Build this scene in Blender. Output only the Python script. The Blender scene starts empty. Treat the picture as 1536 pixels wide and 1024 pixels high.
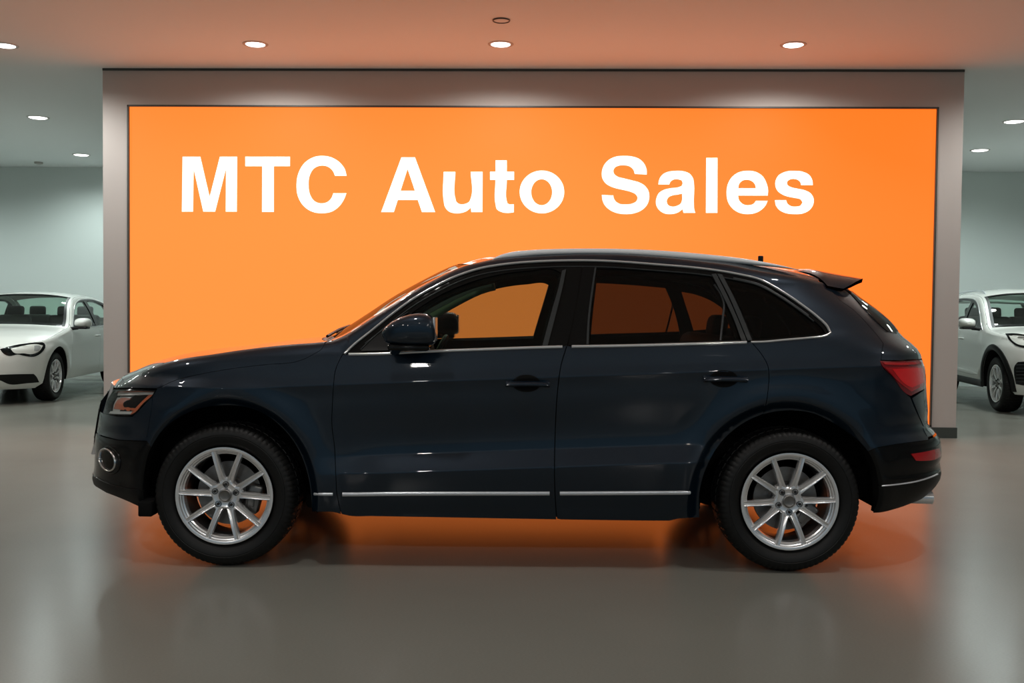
import bpy, bmesh, math, random
import numpy as np
from mathutils import Vector, Matrix
from mathutils.geometry import delaunay_2d_cdt

PI = math.pi
scn = bpy.context.scene
COL = scn.collection

# ------------------------------------------------------------------ camera
F = 1500.0
CAMH = 1.30
PITCH, ROLL, YAW = 0.0328, 0.0099, -0.0347
cf = np.array([math.sin(YAW)*math.cos(PITCH), math.cos(YAW)*math.cos(PITCH), -math.sin(PITCH)])
cr0 = np.array([math.cos(YAW), -math.sin(YAW), 0.0])
cu0 = np.cross(cr0, cf)
cr = cr0*math.cos(ROLL)+cu0*math.sin(ROLL)
cu = -cr0*math.sin(ROLL)+cu0*math.cos(ROLL)
CP = np.array([0, 0, CAMH])

cam_d = bpy.data.cameras.new('camera'); cam = bpy.data.objects.new('camera', cam_d); COL.objects.link(cam)
cam_d.sensor_width = 36.0; cam_d.lens = F/1536*36.0; cam_d.clip_end = 200
M = Matrix(((cr[0], cu[0], -cf[0], CP[0]), (cr[1], cu[1], -cf[1], CP[1]), (cr[2], cu[2], -cf[2], CP[2]), (0, 0, 0, 1)))
cam.matrix_world = M
scn.camera = cam
scn.view_settings.view_transform = 'Standard'
scn.view_settings.look = 'None'
scn.view_settings.gamma = 1
scn.view_settings.exposure = 0.0
scn.view_settings.use_curve_mapping = False
scn.cycles.max_bounces = 10
scn.cycles.transparent_max_bounces = 16
scn.cycles.caustics_reflective = False
scn.cycles.caustics_refractive = False
scn.cycles.sample_clamp_indirect = 6.0

def ray(px, py):
    return cf + cr*((px-768)/F) - cu*((py-512)/F)

def on_plane(px, py, axis, val):
    d = ray(px, py); t = (val-CP[axis])/d[axis]
    return CP+d*t

def project(P):
    d = np.asarray(P, float)-CP
    zz = d@cf
    return np.stack([768+F*(d@cr)/zz, 512-F*(d@cu)/zz], -1)

# ------------------------------------------------------------------ materials
def srgb(r, g, b):
    f = lambda c: ((c/255+0.055)/1.055)**2.4 if c/255 > 0.04045 else c/255/12.92
    return (f(r), f(g), f(b), 1)

def mat(name, col, rough=0.5, metal=0.0, coat=0.0, coat_rough=0.03, emit=None, strength=0, spec=0.5,
        noise=None, bump=None, ior=None):
    m = bpy.data.materials.new(name); m.use_nodes = True
    nt = m.node_tree; b = nt.nodes['Principled BSDF']
    b.inputs['Base Color'].default_value = col
    b.inputs['Roughness'].default_value = rough
    b.inputs['Metallic'].default_value = metal
    b.inputs['Coat Weight'].default_value = coat
    b.inputs['Coat Roughness'].default_value = coat_rough
    b.inputs['Specular IOR Level'].default_value = spec
    if ior: b.inputs['IOR'].default_value = ior
    if emit:
        b.inputs['Emission Color'].default_value = emit; b.inputs['Emission Strength'].default_value = strength
    tc = nt.nodes.new('ShaderNodeTexCoord')
    if noise:
        sc, amt = noise
        n = nt.nodes.new('ShaderNodeTexNoise'); n.inputs['Scale'].default_value = sc; n.inputs['Detail'].default_value = 4
        mx = nt.nodes.new('ShaderNodeMix'); mx.data_type = 'RGBA'
        mx.inputs[6].default_value = [c*(1-amt) for c in col[:3]]+[1]
        mx.inputs[7].default_value = [min(1, c*(1+amt)) for c in col[:3]]+[1]
        nt.links.new(tc.outputs['Object'], n.inputs['Vector'])
        nt.links.new(n.outputs['Fac'], mx.inputs[0]); nt.links.new(mx.outputs[2], b.inputs['Base Color'])
    if bump:
        sc, st = bump
        n = nt.nodes.new('ShaderNodeTexNoise'); n.inputs['Scale'].default_value = sc; n.inputs['Detail'].default_value = 3
        bp = nt.nodes.new('ShaderNodeBump'); bp.inputs['Strength'].default_value = st; bp.inputs['Distance'].default_value = 0.004
        nt.links.new(tc.outputs['Object'], n.inputs['Vector'])
        nt.links.new(n.outputs['Fac'], bp.inputs['Height']); nt.links.new(bp.outputs['Normal'], b.inputs['Normal'])
    return m

def glass_mat(name, tint, refl=1.0, rough=0.0, ior=1.5):
    m = bpy.data.materials.new(name); m.use_nodes = True
    nt = m.node_tree; nt.nodes.clear()
    out = nt.nodes.new('ShaderNodeOutputMaterial'); mx = nt.nodes.new('ShaderNodeMixShader')
    tr = nt.nodes.new('ShaderNodeBsdfTransparent'); tr.inputs[0].default_value = tint
    gl = nt.nodes.new('ShaderNodeBsdfGlossy'); gl.inputs['Roughness'].default_value = rough
    gl.inputs['Color'].default_value = (refl, refl, refl, 1)
    fr = nt.nodes.new('ShaderNodeFresnel'); fr.inputs['IOR'].default_value = ior
    ge = nt.nodes.new('ShaderNodeNewGeometry'); iv = nt.nodes.new('ShaderNodeMath'); iv.operation = 'SUBTRACT'; iv.inputs[0].default_value = 1
    mu = nt.nodes.new('ShaderNodeMath'); mu.operation = 'MULTIPLY'
    nt.links.new(ge.outputs['Backfacing'], iv.inputs[1]); nt.links.new(iv.outputs[0], mu.inputs[0]); nt.links.new(fr.outputs[0], mu.inputs[1])
    nt.links.new(mu.outputs[0], mx.inputs[0]); nt.links.new(tr.outputs[0], mx.inputs[1]); nt.links.new(gl.outputs[0], mx.inputs[2])
    nt.links.new(mx.outputs[0], out.inputs[0])
    return m

MT = {}
MT['paint'] = mat('navy_metallic_paint', (0.0030, 0.0130, 0.0270, 1), 0.42, 0.5, 1.0, 0.02, spec=0.3)
MT['white_paint'] = mat('white_paint', (0.82, 0.83, 0.79, 1), 0.35, 0, 1.0, 0.03)
MT['black_gloss'] = mat('gloss_black_plastic', (0.004, 0.0045, 0.005, 1), 0.12, spec=.32)
MT['black_matte'] = mat('matte_black_plastic', (0.0065, 0.0065, 0.0065, 1), 0.45, spec=0.25)
MT['seal'] = mat('grey_rubber_seal', (0.030, 0.034, 0.036, 1), 0.35)
MT['dark'] = mat('dark_underbody', (0.006, 0.006, 0.006, 1), 0.8, spec=0.1)
MT['liner'] = mat('wheel_liner_felt', (0.007, 0.007, 0.007, 1), 0.9, spec=0.1)
MT['chrome'] = mat('chrome', (0.88, 0.89, 0.90, 1), 0.14, .6)
MT['satin'] = mat('satin_aluminium', (0.74, 0.77, 0.82, 1), 0.28, .55)
MT['rail'] = mat('brushed_rail_aluminium', (0.93, 0.95, 0.98, 1), 0.35, .0)
MT['alloy'] = mat('polished_alloy', (0.92, 0.92, 0.93, 1), 0.24, 0.72)
MT['alloy_dim'] = mat('alloy_barrel', (0.30, 0.30, 0.30, 1), 0.35, 0.9)
MT['steel'] = mat('brake_steel', (0.22, 0.21, 0.20, 1), 0.4, 0.9, noise=(30, .3))
MT['bolt'] = mat('blackened_bolt_steel', (0.035, 0.034, 0.033, 1), 0.35, 0.6)
MT['fog_ring'] = mat('fog_lamp_chrome', (0.8, 0.8, 0.8, 1), 0.15, 1.0)
MT['tyre'] = mat('tyre_rubber', (0.0065, 0.0065, 0.0065, 1), 0.5, spec=0.3, noise=(60, .25))
MT['glass_front'] = glass_mat('side_window_glass', (0.53, 0.62, 0.60, 1), 0.6)
MT['glass_rear'] = glass_mat('privacy_glass', (0.205, 0.20, 0.20, 1), 0.6)
MT['glass_shield'] = glass_mat('windscreen_glass', (0.50, 0.60, 0.48, 1), .42)
MT['glass_clear'] = glass_mat('clear_lens', (0.92, 0.94, 0.95, 1), 1.0)
MT['headliner'] = mat('headliner_cloth', (0.05, 0.047, 0.04, 1), 0.9)
MT['pillar_trim'] = mat('green_lit_pillar_cloth', (0.70, 0.80, 0.60, 1), 0.8)  # green of light through the windscreen put into the pale cloth's colour
MT['seat'] = mat('black_leather', (0.012, 0.011, 0.010, 1), 0.55, bump=(200, .2))
MT['red_lens'] = mat('red_lens', (0.46, 0.006, 0.012, 1), 0.08, 0, 1.0)
MT['red_lens_dark'] = mat('dark_red_lens', (0.20, 0.004, 0.010, 1), 0.1, 0, 1.0)
MT['red_bright'] = mat('bright_red_reflector', (0.90, 0.012, 0.018, 1), 0.2, 0, 1.0)
MT['amber'] = mat('orange_reflector', (0.62, 0.15, 0.06, 1), 0.2, 0, 1.0)
MT['lamp_silver'] = mat('lamp_reflector', (0.78, 0.78, 0.73, 1), 0.25, 0.1)
MT['white_plastic'] = mat('white_lamp_ring', (0.75, 0.75, 0.74, 1), 0.5)

# ------------------------------------------------------------------ object helpers
def link(name, me, m=None, parent=None):
    o = bpy.data.objects.new(name, me); COL.objects.link(o)
    if m: me.materials.append(m)
    if parent: o.parent = parent
    return o

def empty(name, loc=(0, 0, 0), rz=0, label=None, cat=None, group=None):
    o = bpy.data.objects.new(name, None); COL.objects.link(o)
    o.location = loc; o.rotation_euler = (0, 0, rz); o.empty_display_size = .2
    if label: tag(o, label, cat, group)
    return o

def tag(o, label, cat, group=None):
    o['label'] = label
    if cat: o['category'] = cat
    if group: o['group'] = group
    return o

def structure(o):
    o['kind'] = 'structure'; return o

def mesh(name, V, Fc, m, parent=None, smooth=True, sharp=None, normals=None):
    me = bpy.data.meshes.new(name); me.from_pydata([tuple(map(float, v)) for v in V], [], [tuple(map(int, f)) for f in Fc])
    if smooth: me.shade_smooth()
    if sharp is not None: me.set_sharp_from_angle(angle=math.radians(sharp))
    if normals is not None: me.normals_split_custom_set_from_vertices([tuple(map(float, n)) for n in normals])
    me.update()
    return link(name, me, m, parent)

class MB:
    """collects shapes, linked as one mesh"""
    def __init__(s): s.V = []; s.F = []
    def add(s, V, Fc):
        b = len(s.V); s.V += [tuple(v) for v in V]; s.F += [tuple(i+b for i in f) for f in Fc]; return s
    def box(s, c, d, rot=None, bev=0.0):
        bm = bmesh.new(); bmesh.ops.create_cube(bm, size=1)
        bmesh.ops.scale(bm, vec=d, verts=bm.verts)
        if bev: bmesh.ops.bevel(bm, geom=bm.edges[:], offset=bev, segments=3, affect='EDGES', profile=.5)
        T = Matrix.Translation(c) @ (rot.to_4x4() if rot else Matrix.Identity(4))
        bm.transform(T); bm.verts.index_update()
        s.add([v.co[:] for v in bm.verts], [[v.index for v in f.verts] for f in bm.faces]); bm.free(); return s
    def lathe(s, prof, c, axis='y', n=64, disp=None):
        """prof: list of (axial, radius)"""
        V = []; Fc = []; k = len(prof)
        for i in range(n):
            a = 2*PI*i/n
            for j, (h, r) in enumerate(prof):
                if disp: r = r+disp(j, i)
                if axis == 'y': V.append((c[0]+r*math.sin(a), c[1]+h, c[2]+r*math.cos(a)))
                elif axis == 'z': V.append((c[0]+r*math.cos(a), c[1]+r*math.sin(a), c[2]+h))
                else: V.append((c[0]+h, c[1]+r*math.cos(a), c[2]+r*math.sin(a)))
        for i in range(n):
            for j in range(k-1):
                a = i*k+j; b = ((i+1) % n)*k+j
                Fc.append((a, a+1, b+1, b))
        return s.add(V, Fc)
    def tube(s, pts, r, n=10, closed=False):
        pts = [Vector(p) for p in pts]; V = []; Fc = []; N = len(pts)
        up = Vector((0.03, 0.06, 1)).normalized()
        for i, p in enumerate(pts):
            if closed: t = pts[(i+1) % N]-pts[i-1]
            else: t = pts[min(i+1, N-1)]-pts[max(i-1, 0)]
            t.normalize(); a = t.cross(up)
            if a.length < .05: a = t.cross(Vector((1, 0, 0)))
            a.normalize(); b = t.cross(a)
            rr = r[i] if isinstance(r, (list, tuple)) else r
            for k in range(n):
                q = 2*PI*k/n; V.append(p+a*rr*math.cos(q)+b*rr*math.sin(q))
        for i in range(N if closed else N-1):
            for k in range(n):
                i2 = (i+1) % N
                Fc.append((i*n+k, i*n+(k+1) % n, i2*n+(k+1) % n, i2*n+k))
        if not closed:
            Fc.append(tuple(range(n))[::-1]); Fc.append(tuple((N-1)*n+k for k in range(n)))
        return s.add(V, Fc)
    def build(s, name, m, parent=None, smooth=True, sharp=35):
        return mesh(name, s.V, s.F, m, parent, smooth, sharp)

# ------------------------------------------------------------------ 2-D helpers
def smooth_path(P, closed=False, step=6.0, corner=38):
    """Catmull-Rom through the points; turns sharper than `corner` degrees stay corners"""
    P = [np.array(p, float) for p in P]; n = len(P); out = []
    rng = range(n) if closed else range(n-1)
    def is_corner(i):
        if not closed and (i <= 0 or i >= n-1): return True
        a = P[i % n]-P[(i-1) % n]; b = P[(i+1) % n]-P[i % n]
        la, lb = np.linalg.norm(a), np.linalg.norm(b)
        if la < 1e-9 or lb < 1e-9: return True
        c = np.clip(a@b/la/lb, -1, 1)
        return math.degrees(math.acos(c)) > corner
    for i in rng:
        p1, p2 = P[i], P[(i+1) % n]
        L = np.linalg.norm(p2-p1)
        c1, c2 = is_corner(i), is_corner((i+1) % n)
        def tang(j):
            a = P[j % n]-P[(j-1) % n]; b = P[(j+1) % n]-P[j % n]
            la, lb = np.linalg.norm(a), np.linalg.norm(b)
            t = (a/la*lb+b/lb*la)/(la+lb)
            return t/max(np.linalg.norm(t), 1e-9)
        m1 = (p2-p1) if c1 else tang(i)*L
        m2 = (p2-p1) if c2 else tang(i+1)*L
        k = max(1, int(math.ceil(L/step)))
        for q in range(k):
            t = q/k
            out.append((2*t**3-3*t*t+1)*p1+(t**3-2*t*t+t)*m1+(-2*t**3+3*t*t)*p2+(t**3-t*t)*m2)
    if not closed: out.append(P[-1])
    return out

def area2(P):
    P = np.asarray(P); x, y = P[:, 0], P[:, 1]
    return float(np.sum(x*np.roll(y, -1)-np.roll(x, -1)*y))

def inside(pts, poly):
    pts = np.asarray(pts); poly = np.asarray(poly); x, y = pts[:, 0], pts[:, 1]
    r = np.zeros(len(pts), bool); n = len(poly)
    for i in range(n):
        x1, y1 = poly[i]; x2, y2 = poly[(i+1) % n]
        if y1 == y2: continue
        c = ((y1 > y) != (y2 > y)) & (x < (x2-x1)*(y-y1)/(y2-y1)+x1)
        r ^= c
    return r

def dist_poly(pts, poly):
    pts = np.asarray(pts); d = np.full(len(pts), 1e9); n = len(poly)
    for i in range(n):
        a = np.asarray(poly[i]); b = np.asarray(poly[(i+1) % n]); ab = b-a; L = ab@ab
        if L < 1e-14: continue
        t = np.clip(((pts-a)@ab)/L, 0, 1)
        d = np.minimum(d, np.linalg.norm(pts-a-t[:, None]*ab, axis=1))
    return d

def inset_poly(P, d):
    P = np.asarray(P, float); n = len(P); sgn = 1 if area2(P) > 0 else -1
    out = []
    for i in range(n):
        a = P[i]-P[i-1]; b = P[(i+1) % n]-P[i]
        a = a/max(np.linalg.norm(a), 1e-9); b = b/max(np.linalg.norm(b), 1e-9)
        na = np.array([-a[1], a[0]])*sgn; nb = np.array([-b[1], b[0]])*sgn
        m = na+nb; L = np.linalg.norm(m)
        m = m/max(L, .5); k = 1/max(m@na, .45) if L > .5 else 1
        out.append(P[i]+m*d*min(k, 2))
    return out

def dedupe(P, eps=1e-4):
    out = []
    for p in P:
        if not out or np.linalg.norm(np.asarray(p)-out[-1]) > eps: out.append(np.asarray(p, float))
    if len(out) > 1 and np.linalg.norm(out[0]-out[-1]) < eps: out.pop()
    return out

def triangulate(poly, holes=(), sp=0.03, extra=None):
    """outline + grid points inside; returns pts, tris, loops (index lists)"""
    loops = [dedupe(poly)]+[dedupe(h) for h in holes]
    pts = []; edges = []; li = []
    for L in loops:
        b = len(pts); pts += list(L); n = len(L)
        edges += [(b+i, b+(i+1) % n) for i in range(n)]; li.append(list(range(b, b+n)))
    A = np.array(loops[0]); lo = A.min(0); hi = A.max(0)
    if sp:
        rows = extra[1] if isinstance(extra, tuple) else None; rings = extra[2] if isinstance(extra, tuple) else None; extra = extra[0] if isinstance(extra, tuple) else extra
        gx = np.arange(math.floor(lo[0]/sp)*sp, hi[0]+sp, sp); gy = np.arange(math.floor(lo[1]/sp)*sp, hi[1]+sp, sp)
        G = np.array([(x, y) for x in gx for y in gy])
        if rows is not None:
            xs = np.arange(lo[0], hi[0]+sp/2, sp/2); R_ = []
            for fn in rows:
                zr = fn(xs); R_.append(np.stack([xs, zr], 1)); G = G[np.abs(G[:, 1]-fn(G[:, 0])) > sp*.3]
            G = np.vstack([G]+R_)
        for cx, cz, ax, az in (rings or ()):
            G = G[(np.abs(np.hypot((G[:, 0]-cx)/ax, (G[:, 1]-cz)/az)-1.075)*ax > .030) | (G[:, 1] < .3)]
            for rho in (1.015, 1.03, 1.05, 1.07, 1.085, 1.092, 1.098, 1.108, 1.125, 1.14):
                an = np.linspace(-.25, PI+.25, 150); G = np.vstack([G, np.stack([cx+ax*rho*np.cos(an), cz+az*rho*np.sin(an)], 1)])
        if extra is not None and len(extra): G = np.vstack([G, extra])
        k = inside(G, loops[0]) & (dist_poly(G, loops[0]) > sp*.28)
        for h in loops[1:]: k &= ~inside(G, h) & (dist_poly(G, h) > sp*.28)
        pts += list(G[k])
    V, _, T, ov, _, _ = delaunay_2d_cdt([Vector((float(p[0]), float(p[1]))) for p in pts], edges, [], 0, 1e-7, True)
    Vn = np.array([(v.x, v.y) for v in V])
    remap = {}
    for i, o in enumerate(ov):
        for q in o: remap[q] = i
    T = np.array([t[:] for t in T if len(t) == 3]); C = Vn[T].mean(1)
    k = inside(C, loops[0])
    for h in loops[1:]: k &= ~inside(C, h)
    T = T[k]
    out = []
    for t in T:
        a, b, c = Vn[t]
        ar = (b[0]-a[0])*(c[1]-a[1])-(b[1]-a[1])*(c[0]-a[0])
        if abs(ar) < 1e-10: continue
        out.append(tuple(t) if ar > 0 else (t[0], t[2], t[1]))
    lo2 = [[remap[i] for i in L] for L in li]
    return Vn, out, lo2

def interp(tab):
    xs = np.array([t[0] for t in tab], float); ys = np.array([t[1] for t in tab], float)
    # monotone-ish cubic (finite difference tangents, limited)
    d = np.diff(ys)/np.diff(xs); m = np.zeros(len(xs)); m[1:-1] = (d[:-1]+d[1:])/2; m[0] = d[0]; m[-1] = d[-1]
    m[1:-1] = np.where(d[:-1]*d[1:] <= 0, 0, m[1:-1])
    def f(x):
        x = np.asarray(x, float); xc = np.clip(x, xs[0], xs[-1])
        i = np.clip(np.searchsorted(xs, xc)-1, 0, len(xs)-2)
        h = xs[i+1]-xs[i]; t = (xc-xs[i])/h
        return (2*t**3-3*t*t+1)*ys[i]+(t**3-2*t*t+t)*h*m[i]+(-2*t**3+3*t*t)*ys[i+1]+(t**3-t*t)*h*m[i+1]
    return f

def sstep(a, b, x):
    t = np.clip((x-a)/(b-a), 0, 1); return t*t*(3-2*t)

# ------------------------------------------------------------------ car body surface
class Body:
    """Side-and-ends skin of a car. s runs along the side, round the corner and to the middle of nose and tail;
    z is height. Car frame: nose at -x, near side at -y."""
    def __init__(b, wprof, xf, xr, af=.75, ar=.7, nf=2.4, nr=2.5, tilt=0.0, extra=None, xtap=None):
        b.w = interp(wprof); b.xf = interp(xf); b.xr = interp(xr); b.af, b.ar, b.nf, b.nr = af, ar, nf, nr
        b.tilt = tilt; b.extra = extra; b.edge = None; b.rows = None; b.rings = None; b.rad = .06; b.xtap = xtap
        b.Gf, b.Lf = b.table(af, nf); b.Gr, b.Lr = b.table(ar, nr)
        b.loc = np.zeros(3); b.rz = 0
    def table(b, a, n):
        ph = np.linspace(0, PI/2, 600); x = a*np.sin(ph)**(2/n); y = .92*np.cos(ph)**(2/n)
        L = np.concatenate([[0], np.cumsum(np.hypot(np.diff(x), np.diff(y)))])
        return (L/L[-1], x/a, y/.92), L[-1]
    def W(b, x, z):
        zt = z-b.tilt*np.clip(x, -1.3, 1.7)
        w = b.w(zt)
        if b.extra is not None: w = w+b.extra(x, z, zt)
        if b.xtap is not None: w = w+b.xtap(x, z)
        if b.edge is not None:
            d = b.edge(x)-z; r = b.rad
            q = np.clip(1-d/r, 0, .985)
            w = w-r*(1-np.sqrt(1-q*q))
        return w
    def S(b, s, z):
        s = np.asarray(s, float); z = np.asarray(z, float)
        f0 = b.xf(z)+b.af; r0 = b.xr(z)-b.ar
        cfr = np.clip((f0-s)/b.Lf, 0, 1); crr = np.clip((s-r0)/b.Lr, 0, 1)
        gx = np.interp(cfr, b.Gf[0], b.Gf[1]); gy = np.interp(cfr, b.Gf[0], b.Gf[2])
        hx = np.interp(crr, b.Gr[0], b.Gr[1]); hy = np.interp(crr, b.Gr[0], b.Gr[2])
        x = np.where(s < f0, f0-b.af*gx, np.where(s > r0, r0+b.ar*hx, s))
        k = np.where(s < f0, gy, np.where(s > r0, hy, 1.0))
        y = -b.W(x, z)*k
        return np.stack([x, y, z+0*x], -1)
    def N(b, s, z, e=2e-3):
        ds = b.S(s+e, z)-b.S(s-e, z); dz = b.S(s, z+e)-b.S(s, z-e)
        n = np.cross(ds, dz); L = np.linalg.norm(n, axis=-1, keepdims=True)
        return n/np.maximum(L, 1e-12)
    def fs(b, c, z): return float(b.xf(z)+b.af-b.Lf*c)     # along the nose: c=0 corner start, c=1 middle
    def rs(b, c, z): return float(b.xr(z)-b.ar+b.Lr*c)
    def place(b, loc, rz): b.loc = np.array(loc, float); b.rz = rz
    def world(b, P):
        c, s = math.cos(b.rz), math.sin(b.rz); P = np.asarray(P)
        return np.stack([b.loc[0]+c*P[..., 0]-s*P[..., 1], b.loc[1]+s*P[..., 0]+c*P[..., 1], b.loc[2]+P[..., 2]], -1)
    def plane_y(b, px, py, y):
        """photo pixel to the point of the car's plane y"""
        c, s = math.cos(b.rz), math.sin(b.rz); d = ray(px, py)
        dl = np.array([c*d[0]+s*d[1], -s*d[0]+c*d[1], d[2]]); o = CP-b.loc
        ol = np.array([c*o[0]+s*o[1], -s*o[0]+c*o[1], o[2]]); t = (y-ol[1])/dl[1]
        return ol+dl*t
    def sz(b, px, py, s0=None):
        """point of the skin seen at a photo pixel, as (s, z)"""
        p = b.plane_y(px, py, -.9); x = np.array([p[0], p[2]]) if s0 is None else np.array(s0, float)
        tgt = np.array([px, py], float); lam = 1.0
        def r(x): return project(b.world(b.S(x[0], x[1])))-tgt
        e = r(x)
        for _ in range(60):
            h = 1e-4; J = np.stack([(r(x+[h, 0])-e)/h, (r(x+[0, h])-e)/h], 1)
            st = np.linalg.solve(J.T@J+lam*np.eye(2)*50, -J.T@e); st = np.clip(st, -.15, .15)
            x2 = x+st; e2 = r(x2)
            if e2@e2 < e@e: x, e, lam = x2, e2, lam*.3
            else: lam *= 4
            if e@e < 1e-4 or lam > 1e9: break
        return x
    def poly(b, pts, closed=True, step=7, corner=38):
        """mix of photo points (px,py) -- smoothed -- to (s,z)"""
        out = []
        for p in smooth_path(pts, closed, step, corner): out.append(b.sz(p[0], p[1]))
        return out
    def fit_end(b, trace, front=True):
        """nose / tail profile so its outline passes through the traced photo points"""
        tab = []
        for px, py in trace:
            z = b.plane_y(px, py, -.55)[2]; xe = (-2.1 if front else 2.1)
            for _ in range(14):
                k = np.linspace(0.02, 1, 160)
                G = b.Gf if front else b.Gr; a = b.af if front else b.ar
                gx = np.interp(k, G[0], G[1]); gy = np.interp(k, G[0], G[2])
                x = (xe+a-a*gx) if front else (xe-a+a*gx)
                y = -b.W(x, np.full_like(x, z))*gy
                q = project(b.world(np.stack([x, y, np.full_like(x, z)], -1)))
                i = int(np.argmin(q[:, 0]) if front else np.argmax(q[:, 0]))
                xe += (px-q[i, 0])/265.0; z -= (py-q[i, 1])/265.0
            tab.append((z, xe))
        tab.sort()
        out = [tab[0]]
        for t in tab[1:]:
            if t[0]-out[-1][0] > .008: out.append(t)
        if front: b.xf = interp(out)
        else: b.xr = interp(out)
        return out

    # ---- panels
    def panel(b, name, outline, m, parent, holes=(), off=0.0, thick=.02, gap=0.0, sp=.03, sides=(1, -1), flip_side=False, back=False, sub=None):
        """one panel of the skin, with a returned edge; built on the near side (1) and mirrored to the far side (-1)"""
        P = dedupe(outline)
        if gap: P = inset_poly(P, gap)
        H = [inset_poly(dedupe(h), -gap) if gap else dedupe(h) for h in holes]
        ex = None
        if b.edge is not None:
            xs = np.arange(min(p[0] for p in P), max(p[0] for p in P), sp)
            ex = np.array([(x, float(b.edge(x))-d) for x in xs for d in (.004, .010, .018, .028, .042)])
        V2, T, loops = triangulate(P, H, sp, (ex, b.rows if b.rows and sp < .035 else None, b.rings if sp < .035 else None))
        S = b.S(V2[:, 0], V2[:, 1]); N = b.N(V2[:, 0], V2[:, 1])
        V = list(S+N*off); NN = list(N); Fc = [tuple(t) for t in T]
        for L in loops:                                      # returned edges
            n = len(L); pts = V2[L]; ar = area2(pts) > 0
            base = len(V)
            for k, i in enumerate(L):
                d = S[L[(k+1) % n]]-S[L[k-1]]; en = np.cross(d, N[i])
                en = en/max(np.linalg.norm(en), 1e-9)
                if L is not loops[0]: pass
                if not ar: en = -en
                if L is not loops[0]: en = -en
                V.append(S[i]+N[i]*off); NN.append(en)
                V.append(S[i]+N[i]*(off-thick)); NN.append(en)
            for k in range(n):
                a = base+2*k; c = base+2*((k+1) % n)
                f = (a, a+1, c+1, c)
                if (not ar) ^ (L is not loops[0]): f = f[::-1]
                Fc.append(f)
        if back:
            o = len(V); V += list(S+N*(off-thick)); NN += list(-N); Fc += [(t[0]+o, t[2]+o, t[1]+o) for t in T]
        objs = []
        V = np.array(V); NN = np.array(NN)
        for sd in sides:
            if sd == 1: o = mesh(name, V, Fc, m, parent, True, None, NN)
            else:
                o = mesh(name, V*[1, -1, 1], [f[::-1] for f in Fc], m, parent, True, None, NN*[1, -1, 1])
            objs.append(o)
        return objs
    def strip(b, name, path, hw, h, m, parent, sides=(1, -1), off=0.0, closed=False, nseg=8, taper=0.0, build=True):
        """rounded moulding swept along a path on the skin"""
        P = np.array(path); n = len(P)
        S = b.S(P[:, 0], P[:, 1]); N = b.N(P[:, 0], P[:, 1]); V = []; Fc = []
        for i in range(n):
            t = (S[(i+1) % n]-S[i-1]) if closed else (S[min(i+1, n-1)]-S[max(i-1, 0)])
            t = t/max(np.linalg.norm(t), 1e-9); bb = np.cross(N[i], t)
            k = 1.0
            if taper and not closed:
                u = i/(n-1); k = min(1, .25+min(u, 1-u)/taper)
            for j in range(nseg+1):
                a = PI*j/nseg; V.append(S[i]+N[i]*(off-.004)+bb*hw*k*math.cos(a)+N[i]*(h+.004)*(math.sin(a)**.6))
        K = nseg+1
        for i in range(n if closed else n-1):
            for j in range(nseg):
                a = i*K+j; c = ((i+1) % n)*K+j; Fc.append((a, c, c+1, a+1))
        if not closed: Fc.append(tuple(range(K))); Fc.append(tuple((n-1)*K+j for j in range(K))[::-1])
        if not build: return V, Fc
        V = np.array(V); out = []
        for sd in sides:
            out.append(mesh(name, V if sd == 1 else V*[1, -1, 1], Fc if sd == 1 else [f[::-1] for f in Fc], m, parent, True, 50))
        return out

def top_patch(name, fn, t0, t1, u0, u1, m, parent, nt=40, nu=32, thick=0.012, flip=False):
    """surface fn(t,u)->xyz with a thin underside"""
    ts = np.linspace(t0, t1, nt); us = np.linspace(u0, u1, nu)
    P = np.array([[fn(t, u) for u in us] for t in ts]); V = P.reshape(-1, 3)
    gt = np.gradient(P, axis=0); gu = np.gradient(P, axis=1); N = np.cross(gt, gu)
    N /= np.maximum(np.linalg.norm(N, axis=-1, keepdims=True), 1e-9); N = N.reshape(-1, 3)
    if N[:, 2].mean() < 0: N = -N; rev = True
    else: rev = False
    n = len(V); Fc = []
    for i in range(nt-1):
        for j in range(nu-1):
            a = i*nu+j; f = (a, a+nu, a+nu+1, a+1)
            if rev: f = f[::-1]
            Fc.append(f)
    Vb = V-N*thick; k = n; Fb = [tuple(i+k for i in f[::-1]) for f in Fc]
    rim = [i*nu for i in range(nt)]+[(nt-1)*nu+j for j in range(1, nu)]+[i*nu+nu-1 for i in range(nt-2, -1, -1)]+[j for j in range(nu-2, 0, -1)]
    c = V.mean(0); VV = list(V)+list(Vb); NN = list(N)+list(-N); base = len(VV); r = len(rim)
    for i in rim:
        d = V[i]-c; d[2] = 0; d /= max(np.linalg.norm(d), 1e-9)
        VV.append(V[i]); VV.append(Vb[i]); NN += [d, d]
    Fr = []
    for q in range(r):
        a = base+2*q; b_ = base+2*((q+1) % r); f = (a, b_, b_+1, a+1)
        Fr.append(f if not rev else f[::-1])
    return mesh(name, VV, Fc+Fb+Fr, m, parent, True, None, NN)

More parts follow.
